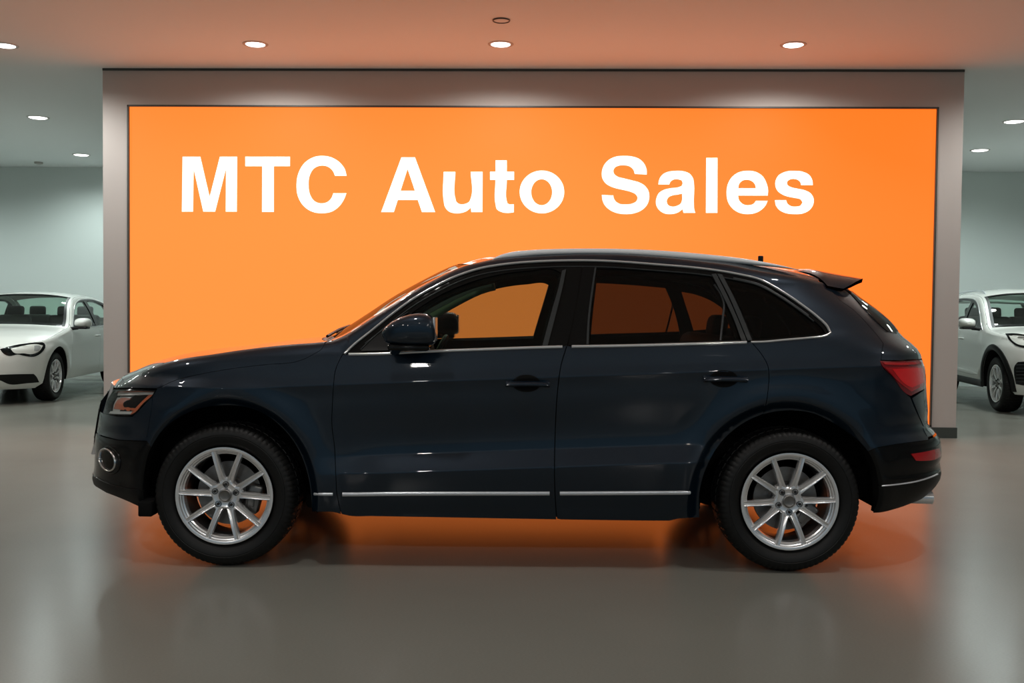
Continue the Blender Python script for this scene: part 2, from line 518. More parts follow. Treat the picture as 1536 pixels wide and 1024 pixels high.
# ================================================================== dark SUV
WX, WR = 1.4035, 0.357
ARCH_E = ((-1.388, .415, .452), (1.380, .446, .462))
def suv_extra(x, z, zt):
    # lower door crease with an up-facing shelf above it, fading out towards the arches
    amp = 0.042*sstep(-1.02, -.55, x)*(1-sstep(.80, 1.12, x))
    d = zt-.515
    c = np.where(d >= 0, np.clip(1-d/.080, 0, 1)**1.05, np.clip(1+d/.22, 0, 1)**.8)
    w = amp*c-.35*amp*np.exp(-((zt-.68)/.12)**2)
    # shoulder ridge
    d2 = zt-.955
    w = w+.010*np.where(d2 >= 0, np.exp(-d2/.05), np.exp(d2/.028))
    # wheel arch flares: swelling outside, turned in towards the opening
    for cx, ax, az in ARCH_E:
        rho = np.hypot((x-cx)/ax, (z-.357)/az)
        w = w+.020*np.exp(-((rho-1.13)/.16)**2)*sstep(.20, .42, z)-.042*np.clip((1.095-rho)/.095, 0, 1)**1.1*sstep(.15, .3, z)
    return w

suv = Body(
    wprof=[(.10, .80), (.18, .865), (.26, .905), (.34, .922), (.45, .930), (.52, .932), (.60, .930), (.75, .936), (.88, .941),
           (.955, .940), (1.00, .930), (1.06, .918), (1.105, .905), (1.13, .892), (1.30, .826), (1.45, .762), (1.55, .716), (1.65, .665)],
    xf=[(.2, -2.1), (1.0, -2.1)], xr=[(.2, 2.1), (1.4, 1.8)], af=.80, ar=.72, nf=2.3, nr=2.6, tilt=.045, extra=suv_extra)
suv.rows = [(lambda v: (lambda x: v+suv.tilt*np.clip(x, -1.3, 1.7)))(v) for v in (.500, .509, .515, .521, .535, .555, .575, .590, .604, .940, .950, .955, .960, .972, .990)]
suv.rings = [(cx, .357, ax, az) for cx, ax, az in ARCH_E]
SLOC = (-.219, 5.853, 0.0); SRZ = .0329
suv.place(SLOC, SRZ)
suv_xf = suv.fit_end([(190.2, 559), (177, 570.6), (167.5, 581.6), (158, 594), (153.4, 600), (150.3, 609.7), (147.2, 625), (146, 636),
             (144.8, 643), (142.5, 654), (141.3, 671.5), (141.7, 682.5), (141.3, 695), (141, 704), (139, 713.7), (139.7, 721.6), (144.8, 727.8), (153.4, 735)], True)
suv_xr = suv.fit_end([(1272.8, 432.5), (1288.4, 445), (1312, 462), (1335, 481.7), (1354, 504), (1371, 518), (1379.7, 528), (1382.5, 536), (1386.7, 551),
             (1388.8, 571.6), (1390, 590), (1392, 613.7), (1393.4, 638.7), (1401.6, 648), (1410, 657.5), (1412, 668.4), (1413, 683), (1409, 694.7), (1411.7, 702.5),
             (1411, 715), (1406, 724), (1397, 734), (1383, 747)], False)

# upper edge between side and top (hood shoulder, pillar, roof edge)
E_px = [(183, 574), (205, 561), (231.6, 549.5), (270.6, 539.8), (317.5, 533), (350, 528), (397, 522), (437.5, 518), (478, 515), (497, 512), (519, 502.6), (550, 482.5),
        (589, 457.5), (620.6, 437), (652, 420), (683, 405), (699, 399), (720, 394), (745, 388.5), (794, 383.5), (840, 381), (887, 380), (940, 381), (1000, 385.5), (1060, 392),
        (1100, 397.5), (1140, 405.5), (1187, 413), (1218, 419), (1240, 424.5)]
E_sz = []
for p in E_px: E_sz.append(suv.sz(*p))
# the shoulder rounds over, so the true corner sits a little further in and up
EX = []; last = -9
for s_, z_ in E_sz:
    P = suv.S(s_, z_)
    if P[0] > last+.01: EX.append((float(P[0]), float(P[2])+.006)); last = P[0]
suv.edge = interp(EX); suv.rad = .05

# middle-of-car profile for hood, windscreen and roof
C_px = [(191, 558), (217.5, 548), (242.5, 540), (270.6, 531.6), (302, 526), (333, 521.4), (370, 517.5), (397, 515), (428, 511.7), (465.6, 508), (490, 505.5),
        (502, 503.4), (527, 488), (558, 467.7), (589.4, 446.6), (620.6, 428.6), (652, 412), (675, 401), (698.8, 393.4), (720, 388)]
Cz = []
for px, py in C_px:
    p = suv.plane_y(px, py, .15 if px < 500 else -.1)
    Cz.append((float(p[0]), float(p[2])))
ROOFC = [(c[0], c[1]) for c in Cz if c[0] < -.02]
x_last, z_last = ROOFC[-1]
for x, z in ((.15, 1.603), (.40, 1.615), (.7, 1.615), (1.0, 1.600), (1.3, 1.565), (1.55, 1.523), (1.8, 1.475)):
    if x > x_last+.08: ROOFC.append((x, z))
Zc = interp(ROOFC)
XE0, XCOWL, XROOF = EX[0][0], None, None
# x of the cowl corner and of the windscreen's upper corner on the edge
XCOWL = float(suv.S(*suv.sz(490, 514.5))[0]); XROOF = float(suv.S(*suv.sz(705, 397))[0])
XTAIL = EX[-1][0]
shiftf = interp([(-2.2, -.16), (-1.9, -.15), (-1.3, -.10), (XCOWL, -.13), (-.5, -.12), (XROOF, -.10), (.3, -.04), (1.0, .02), (1.7, .10)])

def s_at(x, z):
    """near-side s of the skin point with given x"""
    if x >= float(suv.xf(z))+suv.af: return x
    g = (float(suv.xf(z))+suv.af-x)/suv.af; k = float(np.interp(g, suv.Gf[1], suv.Gf[0]))
    return float(suv.xf(z))+suv.af-suv.Lf*k
def top(t, u):
    ze = float(suv.edge(t)); e = suv.S(s_at(t, ze-.0012), ze-.0012)
    xc = t+float(shiftf(t)); zc = float(Zc(xc)); k = abs(u)
    zc = max(zc, e[2]+.004)
    return (xc+(e[0]-xc)*k**2.2, (e[1] if u < 0 else -e[1])*k, zc+(e[2]-zc)*k**(2.2+1.0*float(sstep(-.3, .4, t))+3.0*float(sstep(.5, 1.2, t))))

car = empty('suv', SLOC, SRZ, 'dark navy blue SUV standing side-on in front of the orange sign', 'car')
P = lambda pts, **k: suv.poly(pts, **k)
PT, BG, BM = MT['paint'], MT['black_gloss'], MT['black_matte']

# ---- photo outlines (pixels of the 1536x1024 frame)
ARCH_F = [(217, 764), (216, 735), (217.5, 707.5), (220.6, 688.7), (227, 671.6), (236, 656), (252, 637.6), (278, 621), (302, 612), (333, 608), (350, 608), (381, 614), (404.7, 626),
          (424.7, 643), (441, 663), (453, 686), (461, 710), (466, 738), (468, 768)]
ARCH_R = [(1049.6, 776), (1049.6, 739), (1055.6, 712.5), (1065.5, 689), (1082, 663.5), (1102, 644), (1128, 628), (1156, 618.5), (1187.7, 615.6), (1222.8, 621), (1247, 633), (1267, 645),
          (1287.5, 661), (1301.6, 677), (1311, 695.7), (1315.6, 715), (1318, 734), (1316, 752), (1309, 769)]
GAP_A = [(514, 530.8), (507.8, 542.5), (503, 555), (500.8, 570.6), (499, 597), (497.9, 639.4), (501.6, 669), (503.5, 710), (506, 745.7), (512, 771)]
GAP_B = [(850.5, 518), (841.8, 546.6), (837, 580), (835, 603), (832.8, 650), (831.9, 686), (832.3, 735.8), (835, 778)]
GAP_C = [(1126.4, 512), (1142, 530.4), (1152, 549), (1153.6, 566), (1152.5, 583), (1149.5, 604), (1145.5, 620.6)]
BELT = [(516.5, 531), (576, 530), (620.6, 527.6), (740, 523), (850.5, 519.5), (920, 518.4), (982.5, 517), (1060, 514.8), (1126.4, 512.8)]
BELT_Q = [(1126.4, 512.8), (1140, 512.6), (1179, 509.4), (1218, 506), (1238, 503.4), (1245, 500)]
ARC_CH = [(516.5, 530.5), (527, 520), (558, 495), (589, 470), (620.6, 447.3), (652, 429.4), (683, 414.5), (720, 402.4), (750, 397), (778, 393.9), (825, 391.2), (872, 390.5), (903, 391),
          (940, 393), (982.5, 396.3), (1045, 401.6), (1076, 405.5), (1107.5, 411), (1140, 419), (1171, 435.6), (1202.5, 456.7), (1226, 474.7), (1241.6, 490.3), (1245.5, 499)]
E_s = [tuple(suv_) for suv_ in [(s_at(x, z-.0012), z-.0012) for x, z in EX]]
def edge_pts(x0, x1, n=40):
    out = []
    for x in np.linspace(x0, x1, n):
        z = float(suv.edge(x))-.0012; out.append(np.array([s_at(x, z), z]))
    return out
def ends(P0): return np.array(P0, float)

# arch inner edge shared by the panels, as (s,z)
aF = P(ARCH_F, closed=False); aR = P(ARCH_R, closed=False)
gA = P(GAP_A, closed=False); gB = P(GAP_B, closed=False); gC = P(GAP_C, closed=False)
belt = P(BELT, closed=False); beltq = P(BELT_Q, closed=False); arc = P(ARC_CH, closed=False)
sillF = P([(468, 767), (480, 767.5), (500, 768), (512, 771)], closed=False)
sill = P([(512, 771), (522, 773.5), (560, 774.4), (640, 775.8), (740, 777.6), (835, 779.3)], closed=False)
sillR = P([(835, 779.3), (900, 780.3), (960, 781), (1004, 781.3), (1018, 778), (1049.6, 776)], closed=False, corner=8)
cut = P([(486.5, 515.5), (482.8, 523), (472, 530), (459.4, 537), (447, 541.5), (400, 546.5), (350, 552.5), (300, 561), (262, 570.5), (236, 582.5)], closed=False, corner=60)
headl = P([(170.6, 584), (202, 583.6), (234, 585), (231.6, 591), (216, 606), (198.7, 623), (176, 622.8), (155.5, 621.4), (160.5, 602)], corner=50)
seam = P([(229, 594), (226, 620), (221, 650), (219.5, 661)], closed=False)

def nearest(path, q):
    d = [np.linalg.norm(p-q) for p in path]; return int(np.argmin(d))
def seg(path, a, b):
    i, j = nearest(path, a), nearest(path, b)
    return path[i:j+1] if i <= j else path[j:i+1][::-1]

# ---- front fender: from the bumper seam over the arch to the door gap
iA_top = gA[0]
f_edge = edge_pts(float(suv.S(*suv.sz(486.5, 515.5))[0]), float(suv.S(*suv.sz(497, 512))[0]), 5)
# pillar base belongs to the fender panel up to the chrome corner
fender = cut[::-1]+f_edge[1:]+P([(510, 508), (527, 519)], closed=False)[1:]
fender = cut[::-1]+f_edge[1:]+edge_pts(float(suv.S(*suv.sz(500, 511))[0]), float(suv.S(*suv.sz(519, 502.6))[0]), 5)+[suv.sz(527, 519.4)]+gA[0:]
fender += sillF[::-1][1:]+aF[::-1][1:]
k_arch = nearest(fender, suv.sz(221, 688))
i0 = len(cut)+5
fen = fender[:]
# cut the arch run where the seam meets it
j_seam = nearest(aF, suv.sz(228, 670))
n_tail = j_seam
fen = fender[:len(fender)-n_tail]+P([(221.5, 661)], closed=False)*0+seam[::-1]
for o in suv.panel('front_fender', fen, PT, car, gap=.0012): pass

# ---- hood: side flange above the cut line plus the top skin
xh0 = XE0
nose_z = float(suv.edge(xh0))-.0012
hoodside = edge_pts(xh0, float(suv.S(*suv.sz(486.5, 515.5))[0]), 60)
zt = nose_z
# nose band of the hood above lamp and grille, continued to the middle of the nose
front_low = P([(236, 582.5), (202, 581.5), (172, 581.5)], closed=False)
c0 = (float(suv.xf(front_low[-1][1]))+suv.af-front_low[-1][0])/suv.Lf
zlow = front_low[-1][1]
cm = [np.array([suv.fs(c, zlow+.02*(c-c0)), zlow+.02*(c-c0)]) for c in np.linspace(c0, 1, 14)][1:]
c1 = (float(suv.xf(nose_z))+suv.af-hoodside[0][0])/suv.Lf
ztop = .932
cmt = [np.array([suv.fs(c, nose_z+(ztop-.002-nose_z)*(c-c1)/(1-c1)), nose_z+(ztop-.002-nose_z)*(c-c1)/(1-c1)]) for c in np.linspace(c1, 1, 14)][1:]
hs = hoodside+cut[1:]+front_low[1:]+cm+cmt[::-1]
suv_edge_keep = suv.edge
for o in suv.panel('hood_flange', hs, PT, car, gap=.0008): pass
NB = np.array([suv.S(p[0], p[1]) for p in [hoodside[0]]+cmt])
def hood_top(t, u):
    p = np.array(top(t, u)); w_ = 1-float(sstep(0, .38, t-XE0))
    if w_ > 0:
        q = top(XE0, u); yy = -NB[:, 1]; i = np.argsort(yy)
        p = p+np.array([np.interp(abs(q[1]), yy[i], NB[i, 0])-q[0], 0, np.interp(abs(q[1]), yy[i], NB[i, 2])-q[2]])*w_
    return p
top_patch('hood', hood_top, XE0, XCOWL-.005, -1, 1, PT, car, nt=60, nu=60)
# windscreen, pillars and roof
WU = .93
top_patch('windscreen', top, XCOWL+.05, XROOF-.01, -WU, WU, MT['glass_shield'], car, nt=40, nu=30, thick=.005)
for sd in (-1, 1):
    top_patch('a_pillar', top, XCOWL-.005, XROOF, WU*sd, sd, PT, car, nt=40, nu=8, thick=.03)
top_patch('cowl', top, XCOWL-.002, XCOWL+.05, -WU, WU, BM, car, nt=4, nu=30)
top_patch('roof', top, XROOF, 1.615, -1, 1, PT, car, nt=60, nu=50, thick=.012)
def lower_top(d): 
    def f(t, u):
        p = top(t, u*.93); return (p[0], p[1], p[2]-d)
    return f
top_patch('headliner', lower_top(.05), XROOF+.03, XTAIL-.12, -1, 1, MT['headliner'], car, nt=30, nu=20, thick=.02)

# ---- doors
fdoor = [belt[0]]+gA[1:]+sill[1:]+gB[::-1][1:]
bF = [p for p in belt if p[0] < gB[0][0]-.01]
fdoor = gA[0:]+sill[1:]+gB[::-1][1:]+bF[::-1][1:]
fd = suv.panel('front_door', fdoor, PT, car, gap=.0022)
rb = [p for p in belt if p[0] > gB[0][0]+.01]
aRj = nearest(aR, gC[-1])
rdoor = gB[0:]+sillR[1:]+aR[1:aRj]+gC[::-1]+rb[::-1][1:]
rd = suv.panel('rear_door', rdoor, PT, car, gap=.0022)

# ---- rear quarter up to roof edge
TG = [(1240, 425), (1249, 437), (1255.6, 445.8), (1280.6, 465), (1307, 492.6), (1320, 508), (1324.8, 515), (1323, 526), (1321.5, 539.6)]
tg = P(TG, closed=False)
tl = P([(1318.7, 540.6), (1345, 541.5), (1382, 539), (1386.7, 551), (1388.6, 568), (1388.2, 582.5), (1365.6, 594), (1361, 592), (1337.5, 563.7), (1323.4, 549.7)], corner=32)
lamp_left = P([(1320, 541), (1323.4, 549.7), (1337.5, 563.7), (1361, 592), (1365.6, 596)], closed=False)
bmp_top = P([(1315.5, 671), (1335, 667.5), (1356, 664.5), (1376, 662), (1393, 660)], closed=False)
# quarter panel: chrome arc (rear part) as lower edge of the pillar, roof edge above
xq0 = float(suv.S(*suv.sz(519, 502.6))[0])
frame_top = edge_pts(xq0, XTAIL, 120)
quarter = frame_top+tg[1:]+lamp_left[1:]+P([(1372, 612), (1385, 640), (1392, 655)], closed=False)+bmp_top[::-1]+aR[aRj:nearest(aR, suv.sz(1311, 695.7))-2][::-1]+gC[::-1][1:]+beltq[1:]+arc[::-1]
quarter = [p for p in quarter]
suv.panel('side_frame', quarter, PT, car, gap=.0012)

# ---- window surrounds: gloss frame between chrome and glass, with the openings
G_F = [(614, 470), (652, 444.5), (700, 424), (747, 411), (794, 404.8), (836, 404), (843, 408), (840, 420), (812.5, 517), (700, 520.5), (622, 523.5), (603, 480)]
G_F = [(560, 524.5), (600, 483), (625, 463), (660, 441.5), (700, 424), (747, 411), (794, 404.8), (834, 404), (842, 408.5), (838, 424), (812.5, 517.3), (700, 521)]
G_R = [(894, 401.5), (940, 402.5), (1000, 406), (1066, 411.5), (1086, 446), (1112, 508.2), (1060, 510.3), (980, 512.5), (882, 515.5), (886, 470)]
G_Q = [(1087, 415), (1107, 418), (1125, 421.5), (1150, 429), (1179, 443.6), (1202.5, 462), (1220, 478), (1236, 494), (1239, 499), (1229, 501.2), (1180, 505), (1131, 508.4)]
gF, gR, gQ = P(G_F, corner=45), P(G_R, corner=45), P(G_Q, corner=45)
surround = [p for p in arc]+beltq[::-1][1:]+belt[::-1][1:]
suv.panel('window_frame', surround, BG, car, holes=(gF, gR, gQ), off=-.006, thick=.03, sp=.03)
# inner trim seen through the far side
suv.panel('inner_trim', surround, MT['dark'], car, holes=(inset_poly(dedupe(gF), .012), inset_poly(dedupe(gR), .012), inset_poly(dedupe(gQ), .02)), off=-.037, thick=.03, sp=.04, back=True)
# door frames and rubber strips
def flat(name, pts, m, off, parent=car, **k): return suv.panel(name, P(pts, corner=45), m, parent, off=off, thick=.006, sp=.04, **k)
MT['seal_gloss'] = MT['seal']
flat('pillar_cover', [(850.5, 400.5), (873, 399.8), (868, 430), (862, 466), (851, 517), (825, 518.5), (837, 478), (846, 440)], BG, -.001)
flat('pillar_cover', [(875, 399.8), (891.5, 400.3), (889, 430), (883, 480), (880, 516.5), (853, 517.3), (864, 466), (870, 430)], BG, -.001)
flat('window_seal', [(843, 406), (849, 403.5), (845, 425), (834, 470), (821.5, 518), (813.5, 518.2), (828, 465), (839.5, 424)], MT['seal'], .002)
flat('window_seal', [(892, 401), (894.6, 401), (890.5, 430), (884.5, 480), (883, 516), (879.5, 516), (881.5, 480), (887.5, 430)], MT['seal'], .002)
flat('door_frame', [(1067.5, 411), (1074, 410.3), (1092, 446), (1106, 477), (1120, 511), (1112.5, 511), (1100, 477), (1085, 445)], MT['seal'], .002)
flat('door_frame', [(1076, 410.5), (1083, 411.5), (1098, 440), (1112, 470), (1128, 510), (1121.5, 510.5), (1107, 475), (1093, 443)], MT['seal'], .002)
# strips following the arc under the chrome
def offset_path(path, d):
    Pn = np.array(path); out = []
    for i in range(len(Pn)):
        t = Pn[min(i+1, len(Pn)-1)]-Pn[max(i-1, 0)]; t /= max(np.linalg.norm(t), 1e-9)
        out.append(Pn[i]+np.array([t[1], -t[0]])*d)
    return out
arc_main = [p for p in arc if p[0] < float(suv.sz(1076, 405)[0])]
suv.strip('window_seal', offset_path(arc, .030)[6:-6], .0035, .004, MT['seal'], car, off=-.004)
suv.strip('window_seal', offset_path([p for p in arc if p[0] > suv.sz(1086, 410)[0]], .024)[2:-8], .006, .004, MT['seal'], car, off=-.004)
suv.panel('mirror_triangle', P([(541, 526), (560, 507), (590, 484), (606, 474), (606, 500), (604, 524.5)], corner=20), BM, car, off=.000, thick=.01)
suv.strip('window_seal', P([(541, 524), (560, 506), (590, 483), (612, 468)], closed=False), .003, .004, MT['seal'], car, off=.001)
# chrome
suv.strip('window_chrome', arc+beltq[::-1][1:], .0055, .006, MT['chrome'], car, off=.001)
suv.strip('belt_chrome', [p+[0, -.001] for p in bF[1:]], .0075, .007, MT['chrome'], car, off=.001)
suv.strip('belt_chrome', [p+[0, -.001] for p in rb[:-1]], .0075, .007, MT['chrome'], car, off=.001)
# glass
for pl, mk, nm in ((gF, 'glass_front', 'front_window'), (gR, 'glass_rear', 'rear_window'), (gQ, 'glass_rear', 'quarter_window')):
    suv.panel(nm, inset_poly(dedupe(pl), -.006), MT[mk], car, off=-.012, thick=.0005, sp=.04)
suv.strip('window_divider', P([(1072, 425), (1082, 440), (1086.5, 452), (1085, 475), (1081, 511)], closed=False), .006, .006, MT['seal'], car, off=-.012)

# ---- inner dark shell behind the gaps, and the arch liners
shell_out = edge_pts(XE0+.05, xq0, 60)
under = aF+sillF[1:]+sill[1:]+sillR[1:]+aR[1:]
lowb = [np.array([s, .26]) for s in (1.9, 2.05)]
shell = [aF[0]]+aF[1:]+sillF[1:]+sill[1:]+sillR[1:]+aR[1:]+[suv.sz(1340, 755), suv.sz(1375, 738), suv.sz(1375, 600), suv.sz(1335, 540)]+belt[::-1]+[suv.sz(490, 522), suv.sz(350, 545), suv.sz(240, 565), suv.sz(180, 600), suv.sz(160, 640), suv.sz(160, 715)]
shell = [np.array(p) for p in shell]
suv.panel('inner_body', shell, MT['dark'], car, off=-.024, thick=.01, sp=.05, back=True)
for arch_, cx in ((aF, -WX), (aR, WX)):
    S_ = suv.S(np.array([p[0] for p in arch_]), np.array([p[1] for p in arch_]))
    Np = suv.N(np.array([p[0] for p in arch_]), np.array([p[1] for p in arch_])); S_ = S_-Np*.012
    for sd in (1, -1):
        mb = MB(); V = []; n = len(S_)
        for p in S_:
            V.append((p[0], p[1]*sd, p[2])); V.append((p[0], -.80*sd, p[2])); 
            q = np.array([cx+(p[0]-cx)*1.10, p[2]+.035]) if p[2] > .4 else np.array([cx+(p[0]-cx)*1.10, p[2]])
            V.append((q[0], -.78*sd, q[1])); V.append((q[0], -.50*sd, q[1]))
        Fc = []
        for i in range(n-1):
            for j in range(3):
                a = i*4+j; c = a+4; f = (a, c, c+1, a+1); Fc.append(f if sd == 1 else f[::-1])
        mb.add(V, Fc)
        Vb = [V[i*4+3] for i in range(n)]; mb.add(Vb, [tuple(range(n))])
        mb.build('wheel_liner', MT['liner'], car)

# ---- front bumper, lamps, grille
split = P([(141.5, 655), (158, 657.5), (177, 659.5), (200, 660.5), (221.5, 661)], closed=False)
def ext_c(p, c1=1.0, n=12, dz=0.0):
    """carry a line from skin point p round to the middle of the nose"""
    c = (float(suv.xf(p[1]))+suv.af-p[0])/suv.Lf
    return [np.array([suv.fs(q, p[1]+dz*(q-c)/(c1-c)), p[1]+dz*(q-c)/(c1-c)]) for q in np.linspace(c, c1, n)]
def at_c(c, z): return np.array([suv.fs(c, z), z])
zs_head_low = suv.sz(176, 623.8); zsp = suv.sz(177, 659.5)
# grille occupies the middle of the nose
cg = .60
up_b = [suv.sz(176, 624.2)]+[suv.sz(198.7, 624.6), suv.sz(214, 609.5), suv.sz(228.5, 594.5)]+seam[1:-1]+[suv.sz(221.5, 661), suv.sz(200, 660.5), suv.sz(177, 659.5)]
zl = float(suv.sz(177, 659.5)[1]); zu = float(suv.sz(176, 624.2)[1])
up_b += [at_c(c, zl+.004) for c in np.linspace(.45, cg, 5)]+[at_c(c, zu) for c in np.linspace(cg, .45, 5)]
suv.panel('front_bumper', up_b, PT, car, gap=.001)
lip = P([(139.8, 713), (158, 723), (177, 729), (197, 733), (215.5, 735.5)], closed=False)
zlip = float(lip[0][1]); 
mid_b = [suv.sz(177, 660), suv.sz(200, 661), suv.sz(221.5, 661.3)]+aF[1:nearest(aF, suv.sz(229, 668))][::-1]+[q for q in lip[::-1] if q[0] > suv.fs(.45, q[1])]
mid_b += [at_c(c, zlip+.0) for c in np.linspace(.5, 1, 12)]+[at_c(c, zl) for c in np.linspace(1, .45, 12)]
suv.panel('front_bumper', mid_b, BG, car, gap=.001, off=-.001)
low = P([(216, 763), (197, 753.5), (177, 745), (160, 738.5)], closed=False)
zlo = float(suv.sz(160, 738.5)[1])
lowp = [q for q in lip if q[0] > suv.fs(.45, q[1])]+[suv.sz(216, 763)]+low[1:]+[at_c(c, zlo+.01) for c in np.linspace(.55, 1, 10)]+[at_c(c, zlip) for c in np.linspace(1, .5, 12)]
suv.panel('front_spoiler_lip', lowp, BM, car, gap=.001, off=.002)
suv.strip('bumper_edge', lip[1:], .003, .004, BG, car, off=.003)
# mud flap hanging at the liner's foot
for sd in (1, -1):
    MB().box((-1.80, -.84*sd, .285), (.07, .16, .075), bev=.008).build('mud_flap', MT['liner'], car)
# grille: dark bars with a chrome frame
zg0, zg1 = .47, float(nose_z)-.03
gr = [at_c(c, zg0+.02) for c in np.linspace(.68, 1, 8)]+[at_c(c, zg1) for c in np.linspace(1, .66, 8)]
suv.panel('grille', gr, MT['black_gloss'], car, off=.004, thick=.03)
suv.strip('grille_frame', [at_c(1.0, zg0+.02)]+gr[:8][::-1][1:]+gr[8:][::-1][:], .012, .014, MT['chrome'], car, off=.004)
for zz in np.linspace(zg0+.06, zg1-.04, 7):
    suv.strip('grille_bar', [at_c(c, zz) for c in np.linspace(.68, 1, 8)], .006, .004, MT['seal'], car, off=.002)
# fog lamp
fog = [suv.sz(162+11.5*math.cos(a)+3.5*math.sin(a), 689.5+16.5*math.sin(a)) for a in np.linspace(0, 2*PI, 33)[:-1]]
suv.strip('fog_lamp_ring', fog, .0058, .010, MT['fog_ring'], car, off=.001, closed=True)
fogo = [suv.sz(165+15*math.cos(a)+3*math.sin(a), 690+20*math.sin(a)) for a in np.linspace(0, 2*PI, 33)[:-1]]
suv.strip('fog_lamp_surround', fogo, .004, .004, BG, car, off=.0, closed=True)
suv.panel('fog_lamp', [suv.sz(162.5+8*math.cos(a)+2.5*math.sin(a), 690+12.5*math.sin(a)) for a in np.linspace(0, 2*PI, 25)[:-1]], MT['glass_rear'], car, off=.002, thick=.002)
# headlight: housing, orange side strip, lens, projector
for o in suv.panel('headlight', headl, MT['lamp_silver'], car, off=-.045, thick=.004, gap=.002):
    pass
suv.panel('headlight_frame', headl, BG, car, holes=(inset_poly(dedupe(headl), .007),), off=.001, thick=.05, sp=.05)
suv.panel('headlight_reflector', P([(168, 592), (206, 592), (203, 612), (192, 617), (160, 616.5), (163, 603)], corner=30), MT['lamp_silver'], car, off=-.030, thick=.01)
suv.panel('headlight_reflector', P([(170, 596), (200, 597), (201, 605), (196, 613), (163, 612), (166, 602)], corner=60), MT['amber'], car, off=-.026, thick=.006)
suv.panel('headlight_reflector', P([(172, 585.6), (202, 585.4), (231.5, 586.5), (228, 590.5), (171, 590)], corner=20), MT['lamp_silver'], car, off=-.020, thick=.006)
suv.panel('headlight_reflector', P([(171, 584.8), (202, 584.5), (232, 585.8), (231.5, 587.3), (202, 586.6), (171, 587)], corner=20), MT['amber'], car, off=-.010, thick=.006)
suv.panel('headlight_reflector', P([(221, 591), (228, 591), (214, 606), (199, 621.5), (192, 621.5), (205, 606)], corner=20), MT['amber'], car, off=-.012, thick=.006)
suv.panel('headlight_reflector', P([(161, 616), (196, 617), (192, 621), (158, 620)], corner=20), MT['lamp_silver'], car, off=-.016, thick=.006)
hp = suv.S(*suv.sz(184, 603))
for sd in (1, -1):
    mb = MB(); mb.lathe([(-.03, .0), (-.028, .012), (-.02, .022), (-.008, .029), (0, .031)], (hp[0]+.02, (hp[1]+.035)*sd, hp[2]), 'x' if 0 else 'y', 32)
    mb.build('projector_lens', MT['glass_clear'], car)
suv.panel('headlight_lens', headl, MT['glass_clear'], car, off=.001, thick=.001, gap=.004)

# ---- tail: tailgate, lamps, bumper
def at_r(c, z): return np.array([suv.rs(c, z), z])
def cr_of(p): return (p[0]-float(suv.xr(p[1]))+suv.ar)/suv.Lr
ztt = float(tg[0][1])
side_l = tg                                                # near edge of the tailgate, top to bottom
zt_b = float(suv.sz(1340, 541)[1])
inner = P([(1271, 435.6), (1296, 462), (1318, 485), (1330.6, 496.6), (1345, 500.5)], closed=False)
tail_top = [at_r(c, ztt-.004) for c in np.linspace(1, cr_of(tg[0])+.02, 10)]
tail_a = tail_top+list(tg[:])+[suv.sz(1323, 540), suv.sz(1345, 540.5), suv.sz(1372, 539)]
c_in = cr_of(inner[0]); zgl = float(inner[-1][1])
low_c = [at_r(c, zt_b) for c in np.linspace(max(cr_of(suv.sz(1372, 539)), .4)+.02, 1, 8)]
hole_g = inner+[at_r(c, zgl+.01) for c in np.linspace(max(cr_of(inner[-1]), .4)+.02, .995, 8)]+[at_r(c, inner[0][1]-.002) for c in np.linspace(.995, c_in+.02, 8)]
suv.panel('tailgate', tail_a+low_c, PT, car, gap=.0015)
suv.panel('rear_glass', hole_g, MT['glass_rear'], car, off=.003, thick=.006)
mm = P([(1365.6, 595), (1372, 612), (1385, 640), (1392, 655)], closed=False)
lowgate = [suv.sz(1366, 597), suv.sz(1388, 584), suv.sz(1388.6, 572)]
zl1 = float(suv.sz(1386, 640)[1]); cl = .5
suv.panel('tailgate', [at_r(c, zt_b-.003) for c in np.linspace(.62, 1, 8)][::-1]+[at_r(.62, 1.0), suv.sz(1386, 585), suv.sz(1368, 597), suv.sz(1374, 612), suv.sz(1386, 640)]+[at_r(c, zl1) for c in np.linspace(.55, 1, 8)], PT, car, gap=.001)
suv.panel('tailgate', [suv.sz(1384, 640), suv.sz(1391, 655)]+[at_r(c, float(suv.sz(1391, 655)[1])) for c in np.linspace(.5, 1, 8)]+[at_r(c, zl1) for c in np.linspace(1, .5, 8)], PT, car, gap=-.001)
suv.strip('tailgate_trim', P([(1262, 431), (1271, 436.5), (1283, 449), (1296, 463), (1318, 486), (1331, 497.5)], closed=False), .003, .003, BG, car, off=.001)
# tail lamp
suv.panel('tail_lamp', tl, MT['red_lens_dark'], car, off=.002, thick=.02, gap=.002)
suv.panel('tail_lamp', P([(1327, 551), (1345, 550.5), (1384, 549), (1386.8, 562), (1387, 576), (1366, 587), (1352, 577)], corner=30), MT['red_lens'], car, off=.006, thick=.005)
suv.panel('tail_lamp', P([(1337, 553), (1383, 551.5), (1385, 566), (1384.5, 573), (1366, 581), (1359, 578)], corner=30), MT['red_bright'], car, off=.008, thick=.004)
suv.panel('tail_lamp', P([(1324, 543.5), (1350, 544.5), (1380, 542.5), (1382, 546), (1350, 548), (1326, 547)], corner=30), MT['red_lens'], car, off=.006, thick=.004)
